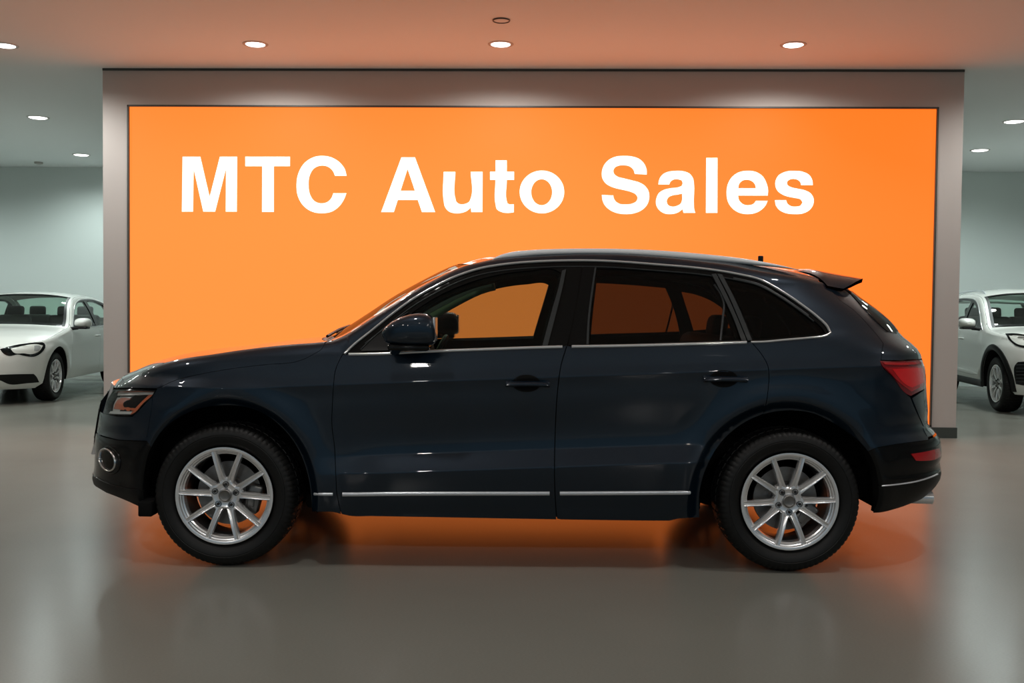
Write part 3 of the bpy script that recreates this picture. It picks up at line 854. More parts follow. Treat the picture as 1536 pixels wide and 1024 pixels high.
# rear bumper
rtop = bmp_top
zr1 = float(bmp_top[-1][1])
line = P([(1317, 729), (1348.4, 726), (1379.7, 720.5), (1398, 714.5), (1406, 711)], closed=False)
refl = P([(1366.4, 680.5), (1388, 677), (1408.5, 672), (1411, 683), (1406, 687), (1384.4, 690.8), (1373.4, 690.6)], corner=40)
arR = aR[nearest(aR, suv.sz(1311, 695.7))-3:]
rbm = list(rtop)+[at_r(c, zr1+.006) for c in np.linspace(max(.4, cr_of(bmp_top[-1])+.02), 1, 10)]+[at_r(c, float(line[-1][1])) for c in np.linspace(1, max(.4, cr_of(line[-1])+.02), 10)]+line[::-1]+arR[:nearest(arR, line[0])+1][::-1]
suv.panel('rear_bumper', rbm, BG, car, off=-.001, gap=.001)
rlow = P([(1309, 769), (1318.7, 768.6), (1340.6, 763.6), (1364, 755.6), (1383, 747.5), (1394, 738)], closed=False)
rlp = line+[at_r(c, float(line[-1][1])) for c in np.linspace(max(.4, cr_of(line[-1])+.02), 1, 8)]+[at_r(c, float(rlow[-1][1])) for c in np.linspace(1, max(.4, cr_of(rlow[-1])+.03), 8)]+rlow[::-1]+arR[nearest(arR, line[0]):][::-1]
suv.panel('rear_bumper', rlp, BM, car, off=.001, gap=.001)
suv.strip('bumper_edge', line[1:], .004, .005, MT['satin'], car, off=.001)
suv.panel('bumper_reflector', refl, MT['red_lens'], car, off=.003, thick=.008)
for sd in (1, -1):
    mb = MB(); e = suv.plane_y(1397, 746, -.62)
    mb.lathe([(-.16, .030), (0, .034), (.002, .031), (-.10, .028)], (e[0], e[1]*sd, e[2]), 'x', 28)
    mb.build('exhaust_tip', MT['chrome'], car)

# ---- spoiler: carries the roof skin on, shoulders rolled down to the tailgate, trailing edge cut forward at the ends
tp = [suv.plane_y(px, py, -.42) for px, py in ((1190, 399.6), (1217, 403.0), (1249, 408.8), (1275, 413.6), (1286.5, 415.8))]
bt = [suv.plane_y(px, py, -.70) for px, py in ((1190, 414), (1218, 421.5), (1240, 427), (1272.5, 432.5), (1282, 434))]
zt_f = interp([(p[0], p[2]) for p in tp]+[(tp[-1][0]+.15, tp[-1][2]-.030)]); zb_f = interp([(p[0], p[2]-.004) for p in bt])
xs0, xs1 = float(tp[1][0]), float(tp[-1][0]); xe_n = float(bt[3][0])
def spoil(t, u):
    k = abs(u); xa = xs0-.10+.10*k**2; xb = (xs1+.05)-(xs1+.05-xe_n)*k**5-.02*k**2
    x = xa+(xb-xa)*t; zt_ = float(zt_f(x))+.003-.022*max(0, 1-t/.22)**2; zb = float(zb_f(x))
    return (x, u*(.705-.02*t), zt_-(zt_-zb)*k**6)
top_patch('roof_spoiler', spoil, 0, 1, -1, 1, PT, car, nt=24, nu=90, thick=.022)
# ---- roof rails
def rail_pts():
    up = smooth_path([(737.5, 389.6), (747, 383.4), (762.5, 378.7), (793.7, 375), (840.6, 373), (887.5, 372.5), (940, 373.3), (982.5, 375), (1029, 378.4), (1076, 382.9), (1107.5, 386.6), (1145, 392.5), (1175, 398.5), (1198, 404.4)], False, 12)
    lo = smooth_path([(737.5, 390.2), (747, 389.4), (762.5, 388.4), (793.7, 385), (840.6, 382.5), (887.5, 381.9), (940, 383.2), (982.5, 386), (1029, 389.7), (1076, 393), (1107.5, 395.6), (1145, 399), (1175, 402), (1198, 404.8)], False, 12)
    n = 70; A = np.array(up); B_ = np.array(lo); xs = np.linspace(737.5, 1198, n)
    return xs, np.interp(xs, A[:, 0], A[:, 1]), np.interp(xs, B_[:, 0], B_[:, 1])
xs, yu, yl_ = rail_pts(); V0 = []
for x, a, c in zip(xs, yu, yl_):
    pu, pl_ = suv.plane_y(x, a, -.655), suv.plane_y(x, c, -.655)
    h = max(.002, (pu[2]-pl_[2])/2); zc_ = (pu[2]+pl_[2])/2; w = .018*min(1, .3+h/.012)
    for q in range(12):
        an = 2*PI*q/12; V0.append((pu[0], -.655+w*math.cos(an), zc_+h*math.copysign(abs(math.sin(an))**.7, math.sin(an))))
Fc = []
for i in range(len(xs)-1):
    for q in range(12):
        Fc.append((i*12+q, i*12+(q+1) % 12, (i+1)*12+(q+1) % 12, (i+1)*12+q))
Fc.append(tuple(range(12))[::-1]); Fc.append(tuple((len(xs)-1)*12+q for q in range(12)))
V0 = np.array(V0)
for sd in (1, -1):
    mesh('roof_rail', V0*[1, sd, 1], [f if sd == -1 else f[::-1] for f in Fc], MT['rail'], car, True, 60)
# antenna fin seen above the rail
p = suv.plane_y(1141, 386, 0)
MB().box((p[0], 0, p[2]-.045), (.030, .018, .11), bev=.006).box((p[0]-.03, 0, p[2]-.08), (.09, .03, .05), bev=.012).build('antenna', BM, car)
# wipers lying on the cowl
for x0, y0, x1, y1 in ((.02, -.62, .10, .02), (.02, .05, .10, .62)):
    a = top(XCOWL+.02, y0/.8); b_ = top(XCOWL+.10, y1/.8)
    MB().tube([(a[0], a[1], a[2]+.015), ((a[0]+b_[0])/2, (a[1]+b_[1])/2, (a[2]+b_[2])/2+.022), (b_[0], b_[1], b_[2]+.016)], .008).build('wiper', BM, car)

# ---- mirrors
def mirror_shell(sd):
    """rounded housing: blunt tall rear face, sloping top that runs down to a low nose"""
    c = suv.plane_y(616, 494, -1.02)
    # outline in side view: (x, top z, bottom z, half depth)
    st = [(-.128, -.028, -.050, .020), (-.122, -.006, -.062, .045), (-.105, .014, -.070, .066), (-.075, .038, -.074, .086), (-.035, .060, -.076, .098), (.01, .074, -.077, .105),
          (.055, .080, -.077, .108), (.090, .078, -.076, .107), (.112, .070, -.072, .102), (.122, .058, -.064, .094), (.124, .050, -.056, .086)]
    V = []; Fc = []; n = 28
    for x, zt_, zb, hw in st:
        zc_, h = (zt_+zb)/2, (zt_-zb)/2
        for k in range(n):
            a = 2*PI*k/n; e = .62
            ca, sa = math.cos(a), math.sin(a)
            yy = hw*math.copysign(abs(ca)**e, ca); zz = h*math.copysign(abs(sa)**e, sa)
            V.append((c[0]+x-.012*max(0, zz/h), (c[1]+yy)*sd, c[2]+zc_+zz))
    for i in range(len(st)-1):
        for k in range(n):
            f = (i*n+k, i*n+(k+1) % n, (i+1)*n+(k+1) % n, (i+1)*n+k); Fc.append(f if sd == -1 else f[::-1])
    Fc.append(tuple(range(n)) if sd == 1 else tuple(range(n))[::-1]); f = tuple((len(st)-1)*n+k for k in range(n)); Fc.append(f[::-1] if sd == 1 else f)
    return c, V, Fc
for sd in (1, -1):
    c, V, Fc = mirror_shell(sd)
    mo = mesh('side_mirror', V, Fc, PT, car, True, 60)
    mb = MB(); mb.box((c[0]-.005, (c[1]+.01)*sd, c[2]-.085), (.20, .17, .032), bev=.014); mb.build('mirror_base', BG, mo)
    mb = MB(); mb.tube([(c[0]-.06, (c[1]+.02)*sd, c[2]-.075), (c[0]-.08, (c[1]+.08)*sd, c[2]-.095), (c[0]-.09, -.90*sd, c[2]-.10)], [.032, .030, .034], 14); mb.build('mirror_arm', BG, mo)
    mb = MB(); mb.box((c[0]+.118, (c[1]+0)*sd, c[2]+.002), (.012, .165, .118), bev=.005); mb.build('mirror_glass', MT['chrome'], mo)

# ---- door handles
for (hx, hy), dset in (((791.5, 575.5), fd), ((1087.5, 568.5), rd)):
    s0, z0 = suv.sz(hx, hy)
    cup = [np.array([s0-.006+.070*math.cos(a), z0+.001+.044*math.sin(a)*(1 if math.sin(a) > 0 else .95)]) for a in np.linspace(0, 2*PI, 37)[:-1]]
    cups = suv.panel('handle_cup_shade', cup, MT['dark'], None, off=.0012, thick=.004)  # flat dark disc on the door; the cup's shade put in as colour
    path = [np.array([s0+u, z0+.004*math.cos(u/.11*1.5)]) for u in np.linspace(-.104, .104, 25)]
    V, Fc = suv.strip('x', path, .0125, .030, None, None, off=.012, taper=.10, build=False, nseg=12)
    V = np.array(V)
    V2, F2 = [], []
    mbase = [suv.strip('x', [np.array([s0+u, z0]) for u in np.linspace(a, b_, 5)], .016, .020, None, None, off=0, build=False) for a, b_ in ((-.108, -.078), (.075, .108))]
    for k, (cu_o, do) in enumerate(zip(cups, dset)):
        sd = 1 if k == 0 else -1
        cu_o.parent = do
        mb = MB(); mb.add(V*[1, sd, 1], Fc if sd == 1 else [f[::-1] for f in Fc])
        for vv, ff in mbase: mb.add(np.array(vv)*[1, sd, 1], ff if sd == 1 else [f[::-1] for f in ff])
        mb.build('door_handle', PT, do, sharp=60)

# ---- sill chrome strips on the doors (fender, front door, rear door pieces)
ty = [(472, 740.8), (506, 741.2), (600, 740.3), (832, 739.8), (1034, 738.6)]
def strip_between(a, b_): 
    pa = smooth_path([p for p in ty], False, 8); pa = [p for p in pa if a <= p[0] <= b_]
    return [suv.sz(*p) for p in pa]
suv.strip('sill_chrome', strip_between(471, 504), .008, .006, MT['satin'], car, off=.001)
suv.strip('sill_chrome', strip_between(508, 831), .0105, .008, MT['satin'], car, off=.001)
suv.strip('sill_chrome', strip_between(835, 1034), .0105, .008, MT['satin'], car, off=.001)

# ---- floor pan and interior
MB().box((-.02, 0, .31), (2.02, 1.56, .08), bev=.02).build('floor_pan', MT['dark'], car)
MB().box((-1.75, 0, .36), (.48, 1.2, .12), bev=.02).box((1.72, 0, .40), (.44, 1.2, .16), bev=.02).box((0, 0, .36), (3.3, .9, .10), bev=.02).build('underbody', MT['dark'], car)
MB().box((-.70, 0, .93), (.42, 1.50, .34), bev=.07).build('dashboard', MT['seat'], car)
sw = MB(); R0 = Matrix.Rotation(math.radians(-65), 3, 'Y'); cw = Vector((-.42, -.38, .98)); ring = []
for k in range(32):
    a = 2*PI*k/32; ring.append(cw+R0 @ Vector((.18*math.cos(a), .18*math.sin(a), 0)))
sw.tube(ring, .014, 8, True).box(cw, (.10, .10, .04), R0, .015); sw.tube([cw, (-.62, -.38, .90)], .025)
sw.build('steering_wheel', MT['seat'], car)
def seat(x, y, w=.50, top_z=1.14, head=True):
    s = MB(); s.box((x-.05, y, .62), (.52, w, .20), bev=.07)
    s.box((x+.26, y, .86), (.17, w, .62), Matrix.Rotation(math.radians(14), 3, 'Y'), .07)
    s.build('seat', MT['seat'], car)
    if head:
        h = MB(); h.box((x+.375, y, 1.235), (.10, .25, .17), Matrix.Rotation(math.radians(10), 3, 'Y'), .045)
        h.tube([(x+.35, y-.05, 1.10), (x+.365, y-.05, 1.20)], .008).tube([(x+.35, y+.05, 1.10), (x+.365, y+.05, 1.20)], .008)
        h.build('headrest', MT['seat'], car)
seat(-.02, -.37); seat(-.02, .37); seat(.86, 0, 1.30, head=False)
for y in (-.42, .42):
    MB().box((1.30, y, 1.20), (.10, .26, .15), Matrix.Rotation(math.radians(8), 3, 'Y'), .045).build('headrest', MT['seat'], car)
MB().box((1.62, 0, .95), (.75, 1.30, .30), bev=.04).build('parcel_cover', MT['seat'], car)
# inner face of the windscreen pillars, pale cloth tinted for the green windscreen light
for sd in (1, -1):
    Pp = []
    for t in np.linspace(XCOWL+.12, XROOF+.05, 14):
        q = top(t, -.955); Pp.append((q[0]+.06, (q[1]+.075)*sd, q[2]-.085))
    MB().tube(Pp, .040, 12).build('pillar_trim', MT['pillar_trim'], car)
mb = MB(); q = top(XROOF-.16, 0); mb.box((q[0]+.08, 0, q[2]-.10), (.03, .22, .07), bev=.012); mb.build('rear_view_mirror', BM, car)

# ---- wheels
def wheel_proto(name, parent):
    """axis along y, outer face at y=0 facing -y; centre at the origin"""
    root = bpy.data.objects.new(name, None)
    R1, HW = WR, .235
    side = [(.060, .236), (.040, .240), (.020, .247), (.006, .256), (-.002, .270), (-.008, .285), (-.010, .300), (-.0085, .303), (-.0105, .306), (-.009, .318), (-.003, .332), (.008, .343), (.020, .349), (.034, .3530),
            (.050, .3553), (.062, .3562), (.066, .3490), (.072, .3490), (.076, .3566), (.100, .357), (.112, .357), (.115, .349), (.121, .349), (.124, .357)]
    prof = side+[(HW-h, r) for h, r in side[::-1]]
    n = 312; K = len(prof)
    def disp(j, i):
        k = j if j < K/2 else K-1-j
        if 9 <= k <= 13:                                   # shoulder blocks
            return -.0035 if (i % 4) == 0 else 0
        if 14 <= k <= 15 or 18 <= k <= 20:
            return -.007 if ((i+2) % 6) == 0 else 0
        if 5 <= k <= 6: return 0
        return 0
    mb = MB(); mb.lathe(prof, (0, .004, 0), 'y', n, disp)
    o_t = mb.build('tyre', MT['tyre'], None, sharp=28)
    # rim: lip, stepped barrel
    rb = MB(); rb.lathe([(.034, .236), (.010, .2435), (.004, .2425), (.003, .2350), (.006, .2270), (.018, .2235), (.020, .2180), (.026, .2150), (.030, .2080), (.060, .2040)], (0, 0, 0), 'y', 120)
    o_rim = rb.build('rim', MT['alloy'], None, sharp=30)
    bb = MB(); bb.lathe([(.058, .2045), (.10, .198), (.21, .206), (.225, .230)], (0, 0, 0), 'y', 96)
    o_bar = bb.build('barrel', MT['alloy_dim'], None)
    spokes = []
    for kk in range(5):
        for q in (-1, 1):
            sp_ = MB()
            a0 = 2*PI*kk/5+q*math.radians(14.0); a1 = 2*PI*kk/5+q*math.radians(17.2)
            V = []; N = 14
            for t in np.linspace(0, 1, N):
                r = .062+(.231-.062)*t
                p0 = np.array([math.sin(a0), math.cos(a0)])*.062; p1 = np.array([math.sin(a1), math.cos(a1)])*.231
                c = p0+(p1-p0)*t; d = (p1-p0)/np.linalg.norm(p1-p0); nrm = np.array([d[1], -d[0]])
                hw = .0165-.0035*t+.004*max(0, .2-t)/.2; yf = .030-.022*t**.8-.006*math.sin(PI*t)
                yb = yf+.034
                for (u, yy) in ((-1, yb), (-1.05, yf+.010), (-.80, yf+.0005), (-.45, yf+.001), (0, yf+.007), (.45, yf+.001), (.80, yf+.0005), (1.05, yf+.010), (1, yb)):
                    V.append((c[0]+nrm[0]*hw*u, yy, c[1]+nrm[1]*hw*u))
            Fc = []
            for i in range(N-1):
                for j in range(8): a = i*9+j; Fc.append((a, a+1, a+10, a+9))
                Fc.append((i*9+8, i*9, i*9+9, i*9+17))
            sp_.add(V, [f[::-1] for f in Fc]); spokes.append(sp_.build('spoke', MT['alloy'], None, sharp=50))
    hb = MB(); hb.lathe([(.070, .082), (.036, .080), (.028, .074), (.026, .060), (.030, .050), (.030, .038), (.024, .034), (.022, .020), (.022, .0005)], (0, 0, 0), 'y', 80,
                        disp=lambda j, i: (.010*math.cos(5*2*PI*i/80) if j in (0, 1, 2) else 0))
    o_hub = hb.build('hub', MT['alloy'], None, sharp=30)
    cb = MB(); cb.lathe([(.024, .033), (.017, .031), (.015, .026), (.017, .022), (.0165, .0003)], (0, 0, 0), 'y', 40)
    o_cap = cb.build('centre_cap', MT['steel'], None)
    bolts = []
    for kk in range(5):
        a = 2*PI*kk/5; c = (.0555*math.sin(a), 0, .0555*math.cos(a))
        b1 = MB(); b1.lathe([(.030, .0150), (.0215, .0150), (.0215, .0125), (.034, .0120)], c, 'y', 20)
        b1.lathe([(.034, .0082), (.018, .0080), (.0165, .0065), (.0165, .0003)], c, 'y', 6)
        bolts.append(b1.build('lug_bolt', MT['bolt'], None, sharp=25))
    db = MB(); db.lathe([(.090, .070), (.090, .080), (.098, .088), (.098, .160), (.120, .160), (.120, .05)], (0, 0, 0), 'y', 72)
    db.lathe([(.045, .0), (.045, .060), (.055, .068), (.095, .070)], (0, 0, 0), 'y', 48)
    o_disc = db.build('brake_disc', MT['steel'], None, sharp=30)
    kb = MB(); kb.box((.125, .105, -.02), (.075, .07, .15), Matrix.Rotation(math.radians(12), 3, 'Y'), .015).box((.118, .075, -.02), (.035, .02, .08), None, .006)
    o_cal = kb.build('brake_caliper', MT['steel'], None)
    return [o_rim], [o_t, o_bar]+spokes+[o_hub, o_cap]+bolts+[o_disc, o_cal]
def dupw(rim, subs, parent, loc, rz=0, first=False, spin=0, name='wheel', scale=1):
    r = rim if first else rim.copy()
    r.name = name
    if not first: COL.objects.link(r)
    r.parent = parent; r.location = loc; r.rotation_euler = (0, spin, rz); r.scale = (scale,)*3
    for s_ in subs:
        c = s_ if first else s_.copy()
        if not first: COL.objects.link(c)
        c.parent = r
    return r
(rim0,), subs0 = wheel_proto('wheel', car)
YF = -.93
w1 = dupw(rim0, subs0, car, (-WX, YF, WR), first=True, spin=math.radians(3))
w2 = dupw(rim0, subs0, car, (WX, YF, WR), spin=math.radians(36-3))
w3 = dupw(rim0, subs0, car, (-WX, -YF, WR), rz=PI)
w4 = dupw(rim0, subs0, car, (WX, -YF, WR), rz=PI)
MB().tube([(-WX, -.8, WR), (-WX, .8, WR)], .03).tube([(WX, -.8, WR), (WX, .8, WR)], .03).build('axle', MT['dark'], car)

# ================================================================== white cars behind
def white_car(root, B, c):
    WB, R = c['wb']/2, c['wr']
    B.edge = interp(c['E']); B.rad = .045
    zc_ = interp(c['C']); sh = interp(c['shift']); x0, x1 = c['E'][0][0], c['E'][-1][0]; cow, rf, rr, tk = c['x']
    def sat(x, z):
        f0 = float(B.xf(z))+B.af; r0 = float(B.xr(z))-B.ar
        if x < f0: return f0-B.Lf*float(np.interp((f0-x)/B.af, B.Gf[1], B.Gf[0]))
        if x > r0: return r0+B.Lr*float(np.interp((x-r0)/B.ar, B.Gr[1], B.Gr[0]))
        return x
    def ept(x):
        z = float(B.edge(x))-.0012; return np.array([sat(x, z), z])
    def eps(a, b_, n): return [ept(x) for x in np.linspace(a, b_, n)]
    nz = float(B.edge(x0))-.0012; tz = float(B.edge(x1))-.0012
    c1 = (float(B.xf(nz))+B.af-ept(x0)[0])/B.Lf; c2 = (ept(x1)[0]-float(B.xr(tz))+B.ar)/B.Lr
    fB = [np.array([B.fs(q, nz+(c['nose_c']-nz)*(q-c1)/(1-c1)), nz+(c['nose_c']-nz)*(q-c1)/(1-c1)]) for q in np.linspace(c1, 1, 14)]
    rB = [np.array([B.rs(q, tz+(c['tail_c']-tz)*(q-c2)/(1-c2)), tz+(c['tail_c']-tz)*(q-c2)/(1-c2)]) for q in np.linspace(c2, 1, 14)]
    SF = B.S(np.array([p[0] for p in fB]), np.array([p[1] for p in fB])); SR = B.S(np.array([p[0] for p in rB]), np.array([p[1] for p in rB]))
    def base(t, u):
        e = B.S(*ept(t)); xc = t+float(sh(t)); k = abs(u); zz = max(float(zc_(xc)), e[2]+.003)
        return np.array([xc+(e[0]-xc)*k**2.3, (e[1] if u < 0 else -e[1])*k, zz+(e[2]-zz)*k**2.6])
    def top_(t, u):
        p = base(t, u)
        for (tt, Q, rng) in ((x0, SF, .30), (x1, SR, -.30)):
            w_ = 1-float(sstep(0, 1, (t-tt)/rng))
            if w_ > 0:
                q = base(tt, u); y = abs(q[1]); o = np.argsort(-Q[:, 1]); 
                yy = -Q[:, 1]; i = np.argsort(yy)
                bx, bz = np.interp(y, yy[i], Q[i, 0]), np.interp(y, yy[i], Q[i, 2])
                p = p+np.array([bx-q[0], 0, bz-q[2]])*w_
        return p
    PW_ = MT['white_paint']
    def arch(cx, r, rz_, n=26, z0=None):
        z0 = z0 or c['sill']; a0 = math.asin(max(-1, (z0-R)/rz_))
        return [np.array([cx-r*math.cos(a), R+rz_*math.sin(a)]) for a in np.linspace(a0, PI-a0, n)]
    ra, rza = c['arch']
    aFr = arch(-WB, ra, rza); aRr = arch(WB, ra, rza); sill = c['sill']; zb = c['bottom']
    gA, gB, gC = c['gapA'], c['gapB'], c['gapC']
    gA = [np.array(p) for p in smooth_path(gA, False, .05)]; gB = [np.array(p) for p in smooth_path(gB, False, .05)]; gC = [np.array(p) for p in smooth_path(gC, False, .05)]
    belt = [np.array(p) for p in smooth_path(c['belt'], False, .08)]; arc = [np.array(p) for p in smooth_path(c['arc'], False, .06)]
    # each outline: counter clockwise from the bottom
    bot = [np.array([B.fs(q, zb), zb]) for q in np.linspace(1, .35, 12)]
    bx = belt[0]
    fr = bot+[np.array([aFr[0][0], aFr[0][1]])]+aFr[1:]+[np.array([gA[-1][0], sill])]+gA[::-1]+eps(gA[0][0]+c.get('aoff', 0)-.02, x0, 50)+fB[1:]
    B.panel('front_body', fr, PW_, root, gap=.001, sp=.05)
    sl = [np.array([x, sill]) for x in np.linspace(gA[-1][0], gB[-1][0], 8)]
    B.panel('front_door', sl+gB[::-1]+[p for p in belt if gA[0][0]+.02 < p[0] < gB[0][0]-.02][::-1]+gA, PW_, root, gap=.003, sp=.05)
    ja = int(np.argmin([np.linalg.norm(p-gC[-1]) for p in aRr]))
    B.panel('rear_door', [np.array([x, sill]) for x in np.linspace(gB[-1][0], aRr[0][0], 6)]+aRr[1:ja]+gC[::-1]+[p for p in belt if gB[0][0]+.02 < p[0] < gC[0][0]-.02][::-1]+gB, PW_, root, gap=.003, sp=.05)
    jb = belt[-1]
    q = gC[::-1]+[p for p in belt if p[0] > gC[0][0]+.02]+arc[::-1][1:]
    if c.get('rear_glass'):
        g0, g1, gc = c['rear_glass']; gc = max(gc, c2+.05)
        up = [p for p in rB if (p[0]-float(B.xr(p[1]))+B.ar)/B.Lr < gc]
        tz1 = float(up[-1][1])
        rear = [np.array([B.rs(q, g0), g0]) for q in np.linspace(1, gc, 8)]+[np.array([B.rs(gc, z), z]) for z in np.linspace(g0, tz1, 6)[1:]]+up[::-1]
        B.panel('rear_screen', [np.array([B.rs(q, g0), g0]) for q in np.linspace(gc, 1, 8)]+[np.array([B.rs(q, g1), g1]) for q in np.linspace(1, gc, 8)], MT['glass_tint'], root, off=-.005, thick=.002)
    else: rear = rB[::-1]
    side = aRr[ja:]+[np.array([B.rs(k, zb), zb]) for k in np.linspace(.3, 1, 10)]+rear+eps(x1, gA[0][0]+c.get('aoff', 0), 70)[1:]+arc+[p for p in belt if p[0] > gC[0][0]+.02][::-1]+gC
    B.panel('side_frame', side, PW_, root, gap=.001, sp=.05)
    wins = [[np.array(p) for p in smooth_path(w_, True, .05, 40)] for w_ in c['windows']]
    B.panel('window_frame', arc+belt[::-1][1:-1], MT['black_gloss'], root, holes=wins, off=-.004, thick=.035, sp=.06)
    for w_ in wins: B.panel('side_window', inset_poly(w_, -.006), MT['glass_tint'], root, off=-.012, thick=.0005, sp=.08)
    B.strip('window_chrome', arc, .006, .005, MT['chrome'], root, off=.001)
    B.strip('belt_chrome', [p for p in belt[1:-1]], .006, .005, MT['chrome'], root, off=.001)
    # top skins
    top_patch('hood', top_, x0, cow, -1, 1, PW_, root, nt=40, nu=40)
    WU = .94
    top_patch('windscreen', top_, cow+.02, rf, -WU, WU, MT['glass_tint'], root, nt=20, nu=20, thick=.004)
    top_patch('windscreen_border', lambda t, u: top_(t, u)+np.array([0, 0, .002]), cow, cow+.07, -WU, WU, MT['black_gloss'], root, nt=3, nu=20)
    for sd in (-1, 1):
        top_patch('windscreen_border', lambda t, u: top_(t, u)+np.array([0, 0, .006]), cow, rf+.015, (WU-.035)*sd, (WU+.012)*sd, MT['black_matte'], root, nt=20, nu=4)
        top_patch('pillar', top_, cow, rf, WU*sd, sd, PW_, root, nt=20, nu=5, thick=.02)
        top_patch('pillar', top_, rr, tk, WU*sd, sd, PW_, root, nt=20, nu=5, thick=.02)
    top_patch('windscreen_border', lambda t, u: top_(t, u)+np.array([0, 0, .006]), rf-.03, rf+.012, -WU, WU, MT['black_gloss'], root, nt=3, nu=20)
    top_patch('roof', top_, rf, rr, -1, 1, PW_, root, nt=30, nu=30)
    top_patch('rear_screen', top_, rr, tk, -WU, WU, MT['glass_tint'], root, nt=20, nu=20, thick=.004)
    top_patch('tail_top', top_, tk, x1, -1, 1, PW_, root, nt=20, nu=30)
    for cx, ar_ in ((-WB, aFr), (WB, aRr)):
        S_ = B.S(np.array([p[0] for p in ar_]), np.array([p[1] for p in ar_]))
        for sd in (1, -1):
            V = []; Fc = []; n = len(S_)
            for p in S_: V += [(p[0], (p[1]+.006)*sd, p[2]), (p[0], -.52*sd, p[2])]
            for i in range(n-1): f = (i*2, i*2+2, i*2+3, i*2+1); Fc.append(f if sd == 1 else f[::-1])
            mb = MB(); mb.add(V, Fc); mb.add([V[i*2+1] for i in range(n)], [tuple(range(n))]); mb.build('wheel_liner', MT['liner'], root)
        if c.get('flare'):
            mid = [p for p in ar_]
            B.strip('arch_trim', offset_path(mid, -.035), .040, .012, MT['black_matte'], root, off=.0)
    MB().box((0, 0, sill+.07), (c['wb']-.72, 1.62, .12), bev=.03).box((-WB, 0, sill+.20), (.7, 1.0, .14), bev=.02).box((WB, 0, sill+.2), (.7, 1.0, .14), bev=.02).build('floor_pan', MT['dark'], root)
    # shadow gap behind the panels
    # cabin
    zb_ = c['belt'][0][1]
    MB().box((cow+.38, 0, zb_-.12), (.45, 1.40, .22), bev=.06).build('dashboard', MT['seat'], root)
    for x in (.05, .95):
        for y in (-.37, .37):
            s_ = MB().box((x, y, zb_-.42), (.5, .5, .18), bev=.06).box((x+.30, y, zb_-.12), (.15, .48, .62), Matrix.Rotation(math.radians(14), 3, 'Y'), .06).box((x+.40, y, zb_+.24), (.09, .25, .16), Matrix.Rotation(math.radians(10), 3, 'Y'), .04)
            s_.build('seat', MT['seat'], root)
    # wheels
    k = R/WR
    for x, sg in ((-WB, 1), (WB, 1), (-WB, -1), (WB, -1)):
        dupw(rim0, subs0, root, (x, -(c['hw']-.015)*sg, R), rz=(0 if sg == 1 else PI)+c.get('steer', 0)*(x < 0), scale=k, spin=.3)
    # mirrors
    mx, my, mz = c['mirror']
    for sd in (1, -1):
        mb = MB(); st = [(-.10, .015, .03), (-.08, .035, .07), (-.03, .060, .10), (.03, .072, .115), (.075, .070, .112), (.09, .060, .10)]
        V = []; Fc = []; n = 18
        for x, h, w_ in st:
            for q_ in range(n):
                a = 2*PI*q_/n; V.append((mx+x, (my+w_*math.copysign(abs(math.cos(a))**.7, math.cos(a)))*sd, mz+h*math.copysign(abs(math.sin(a))**.7, math.sin(a))))
        for i in range(len(st)-1):
            for q_ in range(n): f = (i*n+q_, i*n+(q_+1) % n, (i+1)*n+(q_+1) % n, (i+1)*n+q_); Fc.append(f if sd == -1 else f[::-1])
        Fc.append(tuple(range(n))); Fc.append(tuple((len(st)-1)*n+q_ for q_ in range(n))[::-1])
        mo = mesh('side_mirror', V, Fc, PW_, root, True, 60)
        MB().box((mx+.0, (my+.01)*sd, mz-.070), (.17, .19, .03), bev=.012).tube([(mx-.02, (my+.05)*sd, mz-.07), (mx-.06, (my+.22)*sd, mz-.09)], .025).build('mirror_base', MT['black_matte'], mo)
    for hx, hz in c['handles']:
        B.strip('door_handle', [np.array([hx+u, hz]) for u in np.linspace(-.10, .10, 9)], .014, .03, PW_, root, off=.005, taper=.2)
    return top_

MT['glass_tint'] = glass_mat('green_tinted_glass', (0.86, 0.94, 0.90, 1), .8)
def place_by(B, px, py, lx, ly, rz):
    """set the car so that its tyre's foot (lx,ly) stands where the photo shows it"""
    p = on_plane(px, py, 2, 0); c, s = math.cos(rz), math.sin(rz)
    B.place((p[0]-(c*lx-s*ly), p[1]-(s*lx+c*ly), 0), rz)
def skin(B, pts, corner=38, step=4): 
    out = []
    for p in smooth_path(pts, True, step, corner):
        best = None
        for s0 in ((-2.3, .6), (-2.6, .7), (-1.9, .5), (-3.0, .6)):
            x = B.sz(p[0], p[1], s0); e = float(np.linalg.norm(project(B.world(B.S(x[0], x[1])))-np.array(p)))
            if best is None or e < best[0]-1e-3: best = (e, x)
            if e < .05: break
        out.append(best[1])
    return out

# ---- sedan on the left
SD = Body(wprof=[(.10, .80), (.20, .85), (.30, .885), (.45, .905), (.60, .912), (.74, .918), (.84, .905), (.92, .885), (.96, .868), (1.20, .765), (1.36, .675), (1.45, .62)],
          xf=[(.15, -2.20), (.22, -2.28), (.30, -2.33), (.45, -2.36), (.60, -2.35), (.70, -2.31), (.78, -2.24)],
          xr=[(.20, 2.42), (.35, 2.50), (.55, 2.52), (.80, 2.50), (.98, 2.46), (1.02, 2.42)], af=.85, ar=.6, nf=2.3, nr=2.6, tilt=.03,
          extra=lambda x, z, zt: .010*np.exp(-((np.hypot((np.abs(x)-1.455)/.40, (z-.33)/.40)-1.1)/.15)**2)*sstep(.2, .4, z))
RS = math.radians(97.5)
place_by(SD, 86.5, 600, -1.455, -.895, RS)
sedan = empty('sedan', SD.loc, RS, 'white sedan facing the camera at the left edge, behind the dark SUV', 'car')
